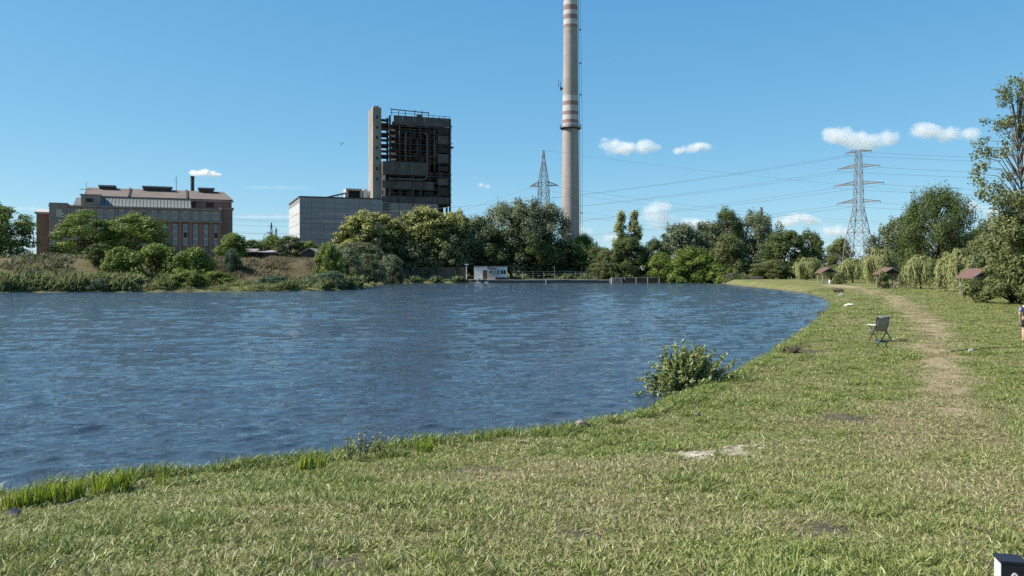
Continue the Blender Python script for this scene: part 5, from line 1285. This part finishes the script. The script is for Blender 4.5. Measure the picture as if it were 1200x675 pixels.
# ------------------------------------------------------------------ picnic shelters by the willows
def shelter(px, dist, label, w=1.25, rz=0.0, hh=2.35, rise=0.75):
    o = empty('picnic_shelter', at(px, dist), rz); dp = 2.6
    for sx in (-1, 1):
        for sy in (0, dp): MB().tube([(sx*w, sy, -0.3), (sx*w, sy, hh)], 0.075, 7).build('post', OLDWOOD, o)
    for sx in (-1, 1):
        n_ = 5
        for k in range(n_):
            a, b_ = k/n_, (k+1)/n_
            MB().prism([(sx*(w+0.5)*(1-a), hh-0.22+(rise+0.22)*a), (sx*(w+0.5)*(1-b_)-sx*0.06*(k < n_-1), hh-0.22+(rise+0.22)*b_), (sx*(w+0.5)*(1-b_)-sx*0.06*(k < n_-1), hh-0.14+(rise+0.22)*b_), (sx*(w+0.5)*(1-a), hh-0.14+(rise+0.22)*a)],
                       (0, -0.4, 0.012*k), (1, 0, 0), (0, 0, 1), (0, 1, 0), dp+0.8).build('roof_course', ROOFRED, o)
        MB().bar((sx*(w+0.5), -0.42, hh-0.16), (0, -0.42, hh+rise+0.02), 0.05, 0.14).build('barge_board', OLDWOOD, o)
    MB().prism([(-w, hh-0.02), (w, hh-0.02), (0, hh+rise-0.16)], (0, 0.02, 0), (1, 0, 0), (0, 0, 1), (0, 1, 0), 0.05).build('gable', TAR, o)
    t_ = MB().box((-0.95, 0.9, 0.70), (0.95, 1.7, 0.76)).box((-0.7, 1.2, 0), (-0.6, 1.4, 0.70)).box((0.6, 1.2, 0), (0.7, 1.4, 0.70)).build('table', OLDWOOD, o)
    for y_ in (0.35, 2.0): MB().box((-0.95, y_, 0.40), (0.95, y_+0.28, 0.45)).box((-0.8, y_+0.08, 0), (-0.7, y_+0.2, 0.4)).box((0.7, y_+0.08, 0), (0.8, y_+0.2, 0.4)).build('bench', OLDWOOD, o)
    for sx in (-1, 1): MB().bar((sx*w-0.75*w*sx*0, -0.02, hh-0.9), (sx*(w-0.7), -0.02, hh-0.05), 0.09).build('brace', OLDWOOD, o)
    MB().bar((w+0.2, -0.5, 1.75), (w-1.9, -1.7, 0.1), 0.08, 0.12).build('hand_rail', OLDWOOD, o)
    o.scale = (0.88, 0.88, 0.88)
    return tag(o, label, 'shelter', 'gabled picnic shelters')
shelter(971.5, 150, 'far picnic shelter with a red gabled roof, farthest down the meadow', rz=R(2))
shelter(1045, 117, 'red-roofed picnic shelter in the middle of the willow row', rz=R(0))
shelter(1153, 82, 'picnic shelter with salmon-red roof half buried in olive leaves', rz=R(4), hh=2.2, w=1.05)

# ------------------------------------------------------------------ on the near meadow
CANVAS = plain('brown_mesh_fabric', (0.33, 0.265, 0.215), (0.27, 0.22, 0.18), 20, 0.9)
TUBE = plain('dark_green_tube', (0.03, 0.04, 0.035), (0.045, 0.05, 0.045), 4, 0.4, 0.3)
ARMW = plain('pale_plastic', (0.62, 0.63, 0.60), (0.52, 0.53, 0.51), 4, 0.5)
BLUE = plain('blue_canvas', (0.035, 0.14, 0.36), (0.03, 0.11, 0.29), 8, 0.8)
cp = ground_at(1031.5, 400.5)
chair = empty('folding_chair', cp, R(14))
tag(chair, 'brown fabric folding camp chair with dark tube frame, seen from behind', 'chair')
for sx in (-1, 1):
    MB().tube([(sx*0.24, -0.28, 0.0), (sx*0.25, 0.02, 0.42), (sx*0.26, -0.10, 0.62), (sx*0.26, -0.24, 0.94)] if False else [(sx*0.27, 0.30, 0.0), (sx*0.27, 0.02, 0.36), (sx*0.26, -0.10, 0.62), (sx*0.25, -0.17, 0.95)], 0.02, 7).build('back_leg', TUBE, chair)
    MB().tube([(sx*0.29, -0.30, 0.0), (sx*0.29, 0.0, 0.34), (sx*0.29, 0.26, 0.62)], 0.02, 7).build('front_leg', TUBE, chair)
    ar = MB().bar((sx*0.30, -0.18, 0.64), (sx*0.30, 0.30, 0.63), 0.055, 0.03).build('armrest', ARMW, chair)
MB().tube([(-0.25, -0.17, 0.95), (0.25, -0.17, 0.95)], 0.018, 7).build('top_bar', ARMW, chair)
MB().tube([(-0.29, -0.29, 0.03), (0.29, -0.29, 0.03)], 0.012, 6).build('rear_bar', TUBE, chair)
bk = MB(); nn = 8
for i in range(nn+1):
    t_ = i/nn; z_ = 0.40+0.54*t_; y_ = -0.03-0.14*t_-0.03*math.sin(math.pi*t_); bk.v += [(-0.245, y_, z_), (0, y_-0.02, z_), (0.245, y_, z_)]
    if i: b_ = (i-1)*3; bk.f += [(b_, b_+1, b_+4, b_+3), (b_+1, b_+2, b_+5, b_+4)]
o = bk.build('backrest', CANVAS, chair, smooth=True); o.modifiers.new('thick', 'SOLIDIFY').thickness = 0.008
o = MB().add([(-0.25, -0.04, 0.40), (0.25, -0.04, 0.40), (0.26, 0.38, 0.43), (-0.26, 0.38, 0.43), (0, 0.16, 0.385)], [(0, 1, 4), (1, 2, 4), (2, 3, 4), (3, 0, 4)]).build('seat', CANVAS, chair, smooth=True); o.modifiers.new('thick', 'SOLIDIFY').thickness = 0.008
MB().tube([(-0.26, 0.38, 0.43), (0.26, 0.38, 0.43)], 0.014, 6).build('seat_bar', TUBE, chair)
sp_ = ground_at(1033.5, 409)
st = empty('camp_stool', sp_, R(10))
tag(st, 'small blue folding stool in front of the brown camp chair', 'stool')
o = MB().add([(-0.16, -0.13, 0.26), (0.16, -0.13, 0.26), (0.16, 0.13, 0.26), (-0.16, 0.13, 0.26), (0, 0, 0.235)], [(0, 1, 4), (1, 2, 4), (2, 3, 4), (3, 0, 4)]).build('seat', BLUE, st); o.modifiers.new('thick', 'SOLIDIFY').thickness = 0.02
for sx in (-1, 1):
    MB().tube([(sx*0.15, -0.15, 0), (sx*0.15, 0.13, 0.27)], 0.012, 6).build('leg', TUBE, st); MB().tube([(sx*0.165, 0.15, 0), (sx*0.165, -0.13, 0.27)], 0.012, 6).build('leg', TUBE, st)
for y_ in (-0.13, 0.13): MB().tube([(-0.165, y_, 0.27), (0.165, y_, 0.27)], 0.012, 6).build('seat_rail', TUBE, st)
a = ground_at(1114, 413.5); b_ = ground_at(1225, 409)
rod = empty('fishing_rod', a)
dv = Vector(b_)-Vector(a)
MB().tube([(0, 0, 0.05), dv*0.5+Vector((0, 0, 0.12)), dv+Vector((0, 0, 0.05))], [0.016, 0.011, 0.004], 6).build('blank', TUBE, rod)
MB().tube([dv*0.20+Vector((-0.05, 0, 0.05)), dv*0.20+Vector((0.07, 0.02, 0.05))], [0.05, 0.045], 10).build('reel', ARMW, rod)
MB().tube([(0, 0, 0.05), dv*0.12+Vector((0, 0, 0.07))], 0.022, 7).build('grip', DARKWOOD, rod)
tag(rod, 'fishing rod with a pale reel lying in the grass', 'fishing rod')

# number post in the corner
PINK = plain('pale_lilac_paint', (0.60, 0.57, 0.60), (0.50, 0.48, 0.50), 9, 0.6)
BLK = plain('black_board', (0.012, 0.012, 0.018), (0.02, 0.02, 0.026), 8, 0.45)
pd_ = 4.9; pz0 = hz(0.583*pd_, pd_); ptop = zpx(657, pd_)-pz0
pst = empty('number_post', ((1183-600)/FPX*pd_, pd_, pz0), R(-14))
MB().box((-0.062, -0.058, -0.3), (0.062, 0.062, ptop)).build('post', PINK, pst)
MB().box((-0.066, -0.072, ptop+0.001), (0.072, 0.075, ptop+0.016)).build('cap', BLK, pst)
MB().box((-0.060, -0.070, -0.25), (0.066, -0.0585, ptop-0.001)).build('front_board', BLK, pst)
nmb = MB(); NS = 18
ring = [(0.022*math.cos(2*math.pi*k/NS), 0.042*math.sin(2*math.pi*k/NS)) for k in range(NS)]; rin = [(x*0.55, y*0.72) for x, y in ring]
nmb.v = [(x+0.006, -0.0735, y+ptop-0.088) for x, y in ring]+[(x+0.006, -0.0735, y+ptop-0.088) for x, y in rin]+[(x+0.006, -0.0702, y+ptop-0.088) for x, y in ring]+[(x+0.006, -0.0702, y+ptop-0.088) for x, y in rin]
for k in range(NS):
    j = (k+1) % NS
    nmb.f += [(k, j, NS+j, NS+k), (k, 2*NS+k, 2*NS+j, j), (NS+k, NS+j, 3*NS+j, 3*NS+k)]
nmb.build('painted_digit', WHITE, pst)
tag(pst, 'black-fronted number post cut off by the lower picture corner', 'post')

# stones, litter and driftwood
def rock(name, px, py, size, m, label, group=None, seed=0, sink=0.3):
    import bmesh
    rgk = np.random.default_rng(seed); bm = bmesh.new(); bmesh.ops.create_icosphere(bm, subdivisions=2, radius=1)
    ax = rgk.normal(size=(7, 3))
    for v in bm.verts:
        d = np.array(v.co); k = 1.0
        for q in ax: k = min(k, 0.78/max(0.2, float(d@(q/np.linalg.norm(q)))))
        v.co = v.co*(k*(1+0.05*rgk.normal()))
        v.co.x *= size[0]; v.co.y *= size[1]; v.co.z *= size[2]
    me = bpy.data.meshes.new(name); bm.to_mesh(me); bm.free(); me.materials.append(m)
    g_ = ground_at(px, py); o = link(name, me, None, (g_[0], g_[1], g_[2]+size[2]*(1-sink)*0.6)); o.rotation_euler = (0.1, 0.15, seed*1.3)
    return tag(o, label, 'stone' if 'stone' in name else name.split('_')[-1], group)
STONE = plain('brown_stone', (0.22, 0.18, 0.135), (0.14, 0.11, 0.085), 6, 0.95, bmp=0.5)
STONEG = plain('grey_stone', (0.36, 0.34, 0.32), (0.24, 0.22, 0.21), 6, 0.95, bmp=0.5)
SOD = plain('dark_sod', (0.055, 0.042, 0.03), (0.10, 0.075, 0.05), 9, 1.0, bmp=0.8)
o = rock('shore_stone', 681, 503, (0.17, 0.12, 0.11), STONE, 'angular brown stone at the waterline left of the willow bush', seed=1, sink=0.0)
rock('shore_stone', 944, 388, (0.34, 0.2, 0.13), STONE, 'grey stone on the waterline beyond the dark sod', seed=2)
rock('sod_clump', 928, 413, (0.34, 0.24, 0.12), SOD, 'dark clump of sod on the bank beyond the willow bush', seed=3)
rock('sod_clump', 964, 369, (0.50, 0.28, 0.2), SOD, 'dark tussock base standing in the water at the bay', seed=4)
rock('litter_heap', 983, 342.5, (0.75, 0.45, 0.32), SOD, 'dark heap on the grass near the end of the bay', seed=5)
rock('shore_stone', 985, 347.5, (0.40, 0.3, 0.22), STONEG, 'pale stone in front of the dark heap', seed=6)
rock('white_bag', 994.5, 358.5, (0.36, 0.26, 0.13), WHITE, 'white bag lying on the grass by the bay', seed=7)
rock('white_bag', 972.5, 333.2, (0.22, 0.2, 0.6), WHITE, 'small white canister at the far end of the track', seed=8)
rock('black_bag', 17, 609, (0.15, 0.09, 0.07), BLK, 'crumpled black bag among the iris leaves at the left edge', seed=9)
rock('bark_piece', 817, 487, (0.10, 0.05, 0.04), STONE, 'small reddish bark piece in the grass below the willow bush', seed=10)
rock('bark_piece', 733, 490, (0.16, 0.07, 0.05), STONE, 'flat brown bark piece at the waterline left of the bush', seed=11)
for k, (px, py, L_, a_) in enumerate(((72, 597, 0.14, 0.5), (85, 592, 0.16, 0.35), (122, 588, 0.13, 0.1), (606, 520, 0.22, -0.6), (1180, 472, 0.30, 0.2))):
    g_ = ground_at(px, py); dv = Vector((math.cos(a_), math.sin(a_), 0.12))*L_
    o = MB().tube([(0, 0, 0.03), dv*0.5+Vector((0.01, 0.02, 0.045)), dv+Vector((0, 0, 0.03))], [0.007, 0.006, 0.003], 6).build('dry_stick', OLDWOOD, None, g_)
    tag(o, ('short dry stick nearest the black bag', 'pale dry stick beside the iris leaves', 'dry stick below the third iris tuft', 'thin dry stick at the water in the middle of the shore', 'pale stick in the grass at the right edge')[k], 'stick', 'dry sticks on the bank')
crust = MB()
for k, ((cx_, cy_, cz_), rx, ry) in enumerate(SANDS[:3]):
    for q in range(14):
        x, y = cx_+rnd.uniform(-rx, rx)*0.8, cy_+rnd.uniform(-ry, ry)*1.5; a = rnd.random()*6.28; s_ = rnd.uniform(0.4, 1.1)
        crust.prism([(-0.05*s_, 0), (0, -0.03*s_), (0.06*s_, 0.0), (0.01, 0.035*s_)], (x, y, hz(x, y)+0.004), (math.cos(a), math.sin(a), 0), (-math.sin(a), math.cos(a), 0.1), (0, 0, 1), 0.012)
tag(crust.build('sand_crust', plain('sand_flake', (0.50, 0.44, 0.35), (0.36, 0.31, 0.24), 9, 1.0)), 'pale crumbled sand crust on the bare patch', 'sand', kind='stuff')
# a tangle of dark dead stems over each sod clump
for o_ in [o for o in C.objects if o.name.startswith('sod_clump')]:
    sz_ = o_.dimensions.x if o_.dimensions.x else 0.7
    tg = blade_mesh('dead_stems', 120, 0.36, 0.10, 0.30, 0.010, 0.022, 1.2, 900, plain('dead_stem', (0.10, 0.075, 0.045), (0.045, 0.034, 0.024), 20, 1.0), curl=1.2)
    link('dead_stems', tg, o_, (0, 0, 0.02))

# ------------------------------------------------------------------ plants at the near waterline
IRISM = grass_material('iris_blade', [(0.10, 0.155, 0.012), (0.185, 0.26, 0.022), (0.29, 0.36, 0.04), (0.40, 0.44, 0.07)], -0.12)
IR = (((6, 600, 0.8), (17, 598, 1.0), (29, 597, 1.05), (43, 594, 1.0), (54, 591, 1.0)), 'iris tuft in the row right behind the crumpled black bag'), \
     (((66, 590, 1.1), (82, 587, 1.15), (90, 586, 1.0)), 'iris tuft in the row behind the dry sticks'), (((118, 582, 1.15), (127, 580, 1.0), (140, 577, 1.25), (149, 575, 1.0)), 'iris tuft of the tallest row, right of the dry sticks'), \
     (((188, 569, 0.7),), 'small lone iris tuft right of the tallest row'), (((352, 552, 0.95), (362, 551, 1.0), (376, 549, 0.85)), 'iris tuft of the trio left of the seed herbs'), \
     (((494, 531, 0.85), (503, 530, 0.8)), 'iris tuft of the pair right of the seed herbs'), (((732, 491, 0.8),), 'iris tuft beside the flat bark piece'), (((747, 486, 0.6),), 'smallest iris tuft, close to the willow bush')
i = 0
for spots, lab in IR:
    for q_, (px, py, sc_) in enumerate(spots):
        i += 1
        me = blade_mesh('iris_tuft', 34, 0.085, 0.18, 0.36, 0.012, 0.020, 0.30, 300+i, IRISM, curl=0.35, wind=0.12)
        g_ = ground_at(px, py); o = link('iris_tuft', me, None, g_); o.scale = (sc_*0.85, sc_*0.85, sc_*0.85)
        tag(o, lab+('' if len(spots) == 1 else ', '+('first', 'second', 'third', 'fourth', 'fifth')[q_]+' from the left'), 'iris tuft', 'iris tufts along the near waterline')
# tall herbs with pale seed heads
for i, (px, py, hh) in enumerate(((410, 541, 0.36), (424, 538, 0.46), (440, 535, 0.34), (530, 527, 0.28))):
    g_ = ground_at(px, py); hb = empty('seed_herb', g_); rg3 = np.random.default_rng(400+i)
    stm = MB(); cs = []
    for q in range(7):
        tp = Vector((rg3.normal()*0.08+0.06, rg3.normal()*0.06, hh*rg3.uniform(0.6, 1.0))); stm.tube([(rg3.normal()*0.03, rg3.normal()*0.03, -0.02), tp*0.5, tp], [0.006, 0.005, 0.003], 5)
        for z_ in range(12): cs.append(np.array(tp*rg3.uniform(0.3, 1.02))+rg3.normal(0, 0.02, 3))
    stm.build('stem', BARK, hb); cs = np.array(cs); n_ = len(cs)
    link('leaves', leaf_mesh('leaves', cs, rg3.normal(size=(n_, 3)), rg3.normal(size=(n_, 3))+np.array([0.4, 0, 0.5]), rg3.uniform(0.03, 0.07, n_), 0.35, 0.4+0.6*rg3.random(n_), LM['willow']), hb)
    tag(hb, ('pale seed herb, first of three in the shore grass', 'tallest pale seed herb, middle of three in the shore grass', 'pale seed herb, last of three in the shore grass', 'short lone seed herb beyond the iris pair')[i], 'herb', 'seed herbs at the waterline')
# the willow bush
wb = empty('willow_bush', ground_at(806, 462)); rg4 = np.random.default_rng(55)
stm = MB(); P_, N_, D_, S__, T_ = [], [], [], [], []
for q in range(360):
    a = rg4.random()*6.28; e = rg4.uniform(0.12, 1.45); Ls = rg4.uniform(0.62, 1.16)
    root = np.array([rg4.normal()*0.22, rg4.normal()*0.15, 0.0])
    d0 = np.array([math.cos(a)*math.cos(e), 0.7*math.sin(a)*math.cos(e), math.sin(e)])
    tp = root+d0*Ls+np.array([0.05, 0, -0.10*math.cos(e)]); md = root+d0*Ls*0.5+np.array([0, 0, 0.05])
    stm.tube([tuple(root), tuple(md), tuple(tp)], [0.008, 0.006, 0.003], 4, False)
    for z_ in range(52):
        t_ = rg4.uniform(0.2, 1.03); p = (1-t_)**2*root+2*t_*(1-t_)*md+t_*t_*tp
        P_.append(p+rg4.normal(0, 0.02, 3)); D_.append(d0*0.5+rg4.normal(0, 0.6, 3)); N_.append(np.array([0, 0, 0.8])+rg4.normal(0, 0.7, 3)); S__.append(rg4.uniform(0.08, 0.15)); T_.append(rg4.random())
P_ = np.array(P_); P_[:, 2] = np.maximum(P_[:, 2], 0.02)
stm.build('stems', BARK, wb)
link('leaves', leaf_mesh('leaves', P_, np.array(N_), np.array(D_), np.array(S__), 0.30, np.array(T_), leafmat('willow_bush_leaf', [(0.115, 0.15, 0.034), (0.23, 0.275, 0.075), (0.50, 0.54, 0.30)])), wb)
wb.scale = (1.0, 0.95, 1.12)
tag(wb, 'round willow bush growing out of the water at the near bank', 'bush')
# yellow flowers left of the stool
for i in range(6):
    g_ = ground_at(1001+rnd.random()*12, 412+rnd.random()*18); fl = empty('yellow_flower', g_)
    MB().tube([(0, 0, -0.02), (0.01, 0, 0.14)], 0.004, 5).build('stem', LUSH, fl)
    fm = MB()
    for k in range(6):
        a = k*math.pi/3; fm.prism([(0, -0.012), (0.035, 0), (0, 0.012)], (0.01, 0, 0.14), (math.cos(a), math.sin(a), 0.25), (-math.sin(a), math.cos(a), 0), (0, 0, 1), 0.004)
    fm.build('petals', plain('yellow_petal', (0.75, 0.62, 0.05), (0.65, 0.55, 0.05), 5) if i == 0 else bpy.data.materials['yellow_petal'], fl)
    tag(fl, 'small yellow flower in the grass left of the blue stool', 'flower', 'yellow flowers by the stool')

# ------------------------------------------------------------------ the person at the picture edge
SKIN = plain('skin', (0.56, 0.36, 0.27), (0.50, 0.31, 0.23), 3, 0.6)
SHIRT = plain('grey_blue_sleeve', (0.24, 0.26, 0.36), (0.20, 0.22, 0.31), 6, 0.9)
NAVY = plain('navy_cloth', (0.022, 0.026, 0.075), (0.016, 0.018, 0.055), 6, 0.9)
SHORTS = plain('black_shorts', (0.014, 0.013, 0.016), (0.022, 0.02, 0.022), 6, 0.9)
HAIR = plain('pale_cap', (0.66, 0.66, 0.64), (0.55, 0.55, 0.54), 6, 0.8)
def skin_mesh(name, verts, edges, m, parent, root=0, sub=2):
    me = bpy.data.meshes.new(name); me.from_pydata([v[:3] for v in verts], edges, []); me.update(); me.materials.append(m)
    o = link(name, me, parent)
    md = o.modifiers.new('skin', 'SKIN'); md.use_smooth_shade = True
    if not me.skin_vertices: 
        bpy.context.view_layer.objects.active = o
    sv = me.skin_vertices[0].data if me.skin_vertices else None
    if sv is None: return o
    for i, v in enumerate(verts):
        r_ = v[3]; sv[i].radius = r_ if isinstance(r_, tuple) else (r_, r_)
    sv[root].use_root = True
    ss = o.modifiers.new('sub', 'SUBSURF'); ss.levels = sub; ss.render_levels = sub
    return o
pp = ground_at(1203.5, 401.5)
per = empty('person', pp, R(-35))
per.scale = (0.93, 0.93, 0.93)
V = [(0, 0, 0.95, (0.15, 0.11)), (0, 0, 1.12, (0.14, 0.10)), (0, 0.02, 1.30, (0.165, 0.11)), (0, 0.03, 1.43, (0.13, 0.085)), (0, 0.03, 1.50, 0.055), (0, 0.05, 1.56, 0.06), (0, 0.06, 1.64, (0.078, 0.095)), (0, 0.055, 1.72, (0.07, 0.085)),
     (-0.19, 0.02, 1.40, 0.058), (-0.25, 0.0, 1.14, 0.045), (-0.24, 0.10, 0.92, 0.033), (-0.235, 0.13, 0.86, (0.022, 0.038)), (-0.23, 0.15, 0.80, (0.020, 0.040)),
     (0.19, 0.02, 1.40, 0.058), (0.25, 0.0, 1.14, 0.045), (0.24, 0.10, 0.92, 0.033), (0.235, 0.13, 0.86, (0.022, 0.038)), (0.23, 0.15, 0.80, (0.020, 0.040)),
     (-0.10, 0, 0.86, 0.09), (-0.115, 0.02, 0.50, 0.062), (-0.12, -0.02, 0.30, 0.056), (-0.12, -0.02, 0.08, 0.038), (-0.125, 0.06, 0.035, 0.036), (-0.13, 0.16, 0.025, 0.03),
     (0.10, 0, 0.86, 0.09), (0.115, 0.02, 0.50, 0.062), (0.12, -0.02, 0.30, 0.056), (0.12, -0.02, 0.08, 0.038), (0.125, 0.06, 0.035, 0.036), (0.13, 0.16, 0.025, 0.03)]
E = [(0, 1), (1, 2), (2, 3), (3, 4), (4, 5), (5, 6), (6, 7), (3, 8), (8, 9), (9, 10), (10, 11), (11, 12), (3, 13), (13, 14), (14, 15), (15, 16), (16, 17), (0, 18), (18, 19), (19, 20), (20, 21), (21, 22), (22, 23), (0, 24), (24, 25), (25, 26), (26, 27), (27, 28), (28, 29)]
for b0_, sgn in ((12, -1), (17, 1)):                      # five fingers to each hand
    hx, hy, hz_ = V[b0_][:3]
    for k in range(4):
        n0 = len(V); oy = -0.028+0.019*k; ln = (0.062, 0.072, 0.068, 0.052)[k]
        V += [(hx, hy+oy*0.6, hz_-0.03, 0.009), (hx-sgn*0.006, hy+oy, hz_-0.03-ln*0.55, 0.0085), (hx-sgn*0.024, hy+oy, hz_-0.03-ln, 0.007)]
        E += [(b0_, n0), (n0, n0+1), (n0+1, n0+2)]
    n0 = len(V); V += [(hx-sgn*0.012, hy+0.045, hz_+0.015, 0.010), (hx-sgn*0.02, hy+0.058, hz_-0.03, 0.008)]; E += [(b0_-1, n0), (n0, n0+1)]
body = skin_mesh('body', V, E, SKIN, per)
sh_ = skin_mesh('shirt', [(0, 0, 0.84, (0.175, 0.135)), (0, 0, 0.93, (0.172, 0.13)), (0, 0, 1.12, (0.155, 0.118)), (0, 0.02, 1.30, (0.18, 0.125)), (0, 0.03, 1.43, (0.145, 0.095)), (-0.19, 0.02, 1.405, 0.072), (-0.235, 0.005, 1.24, 0.064), (0.19, 0.02, 1.405, 0.072), (0.235, 0.005, 1.24, 0.064)],
          [(0, 1), (1, 2), (2, 3), (3, 4), (4, 5), (5, 6), (4, 7), (7, 8)], NAVY, per)
for s_ in (-1, 1): skin_mesh('sleeve', [(s_*0.165, 0.02, 1.415, 0.076), (s_*0.20, 0.015, 1.37, 0.078), (s_*0.243, 0.003, 1.20, 0.070)], [(0, 1), (1, 2)], SHIRT, per)
skin_mesh('shorts', [(0, 0, 0.99, (0.16, 0.12)), (0, 0, 0.90, (0.165, 0.125)), (-0.10, 0, 0.82, 0.105), (-0.115, 0.015, 0.58, 0.098), (0.10, 0, 0.82, 0.105), (0.115, 0.015, 0.58, 0.098)], [(0, 1), (1, 2), (2, 3), (1, 4), (4, 5)], SHORTS, per)
skin_mesh('cap', [(0, 0.05, 1.685, (0.086, 0.102)), (0, 0.05, 1.74, (0.075, 0.09))], [(0, 1)], HAIR, per)
hd = MB().tube([(0, 0.135, 1.665), (0, 0.172, 1.63), (0, 0.150, 1.615)], [0.010, 0.017, 0.012], 8)
hd.build('nose', SKIN, per, smooth=True)
for s_ in (-1, 1):
    MB().tube([(s_*0.032, 0.143, 1.668), (s_*0.032, 0.154, 1.668)], 0.011, 8).build('eye', DARKWIN, per)
    MB().tube([(s_*0.080, 0.05, 1.66), (s_*0.093, 0.04, 1.645), (s_*0.082, 0.05, 1.615)], [0.012, 0.018, 0.01], 8).build('ear', SKIN, per, smooth=True)
    MB().prism([(-0.045, -0.09), (0.045, -0.09), (0.05, 0.10), (0.0, 0.18), (-0.05, 0.10)], (s_*0.127, 0.06, 0.0), (1, 0, 0), (0, 1, 0), (0, 0, 1), 0.07).build('shoe', BLK, per)
MB().tube([(-0.026, 0.150, 1.59), (0, 0.157, 1.588), (0.026, 0.150, 1.59)], 0.006, 6).build('mouth', REDP, per)
tag(per, 'person in navy top with grey-blue sleeves and black shorts, standing at the picture edge', 'person')
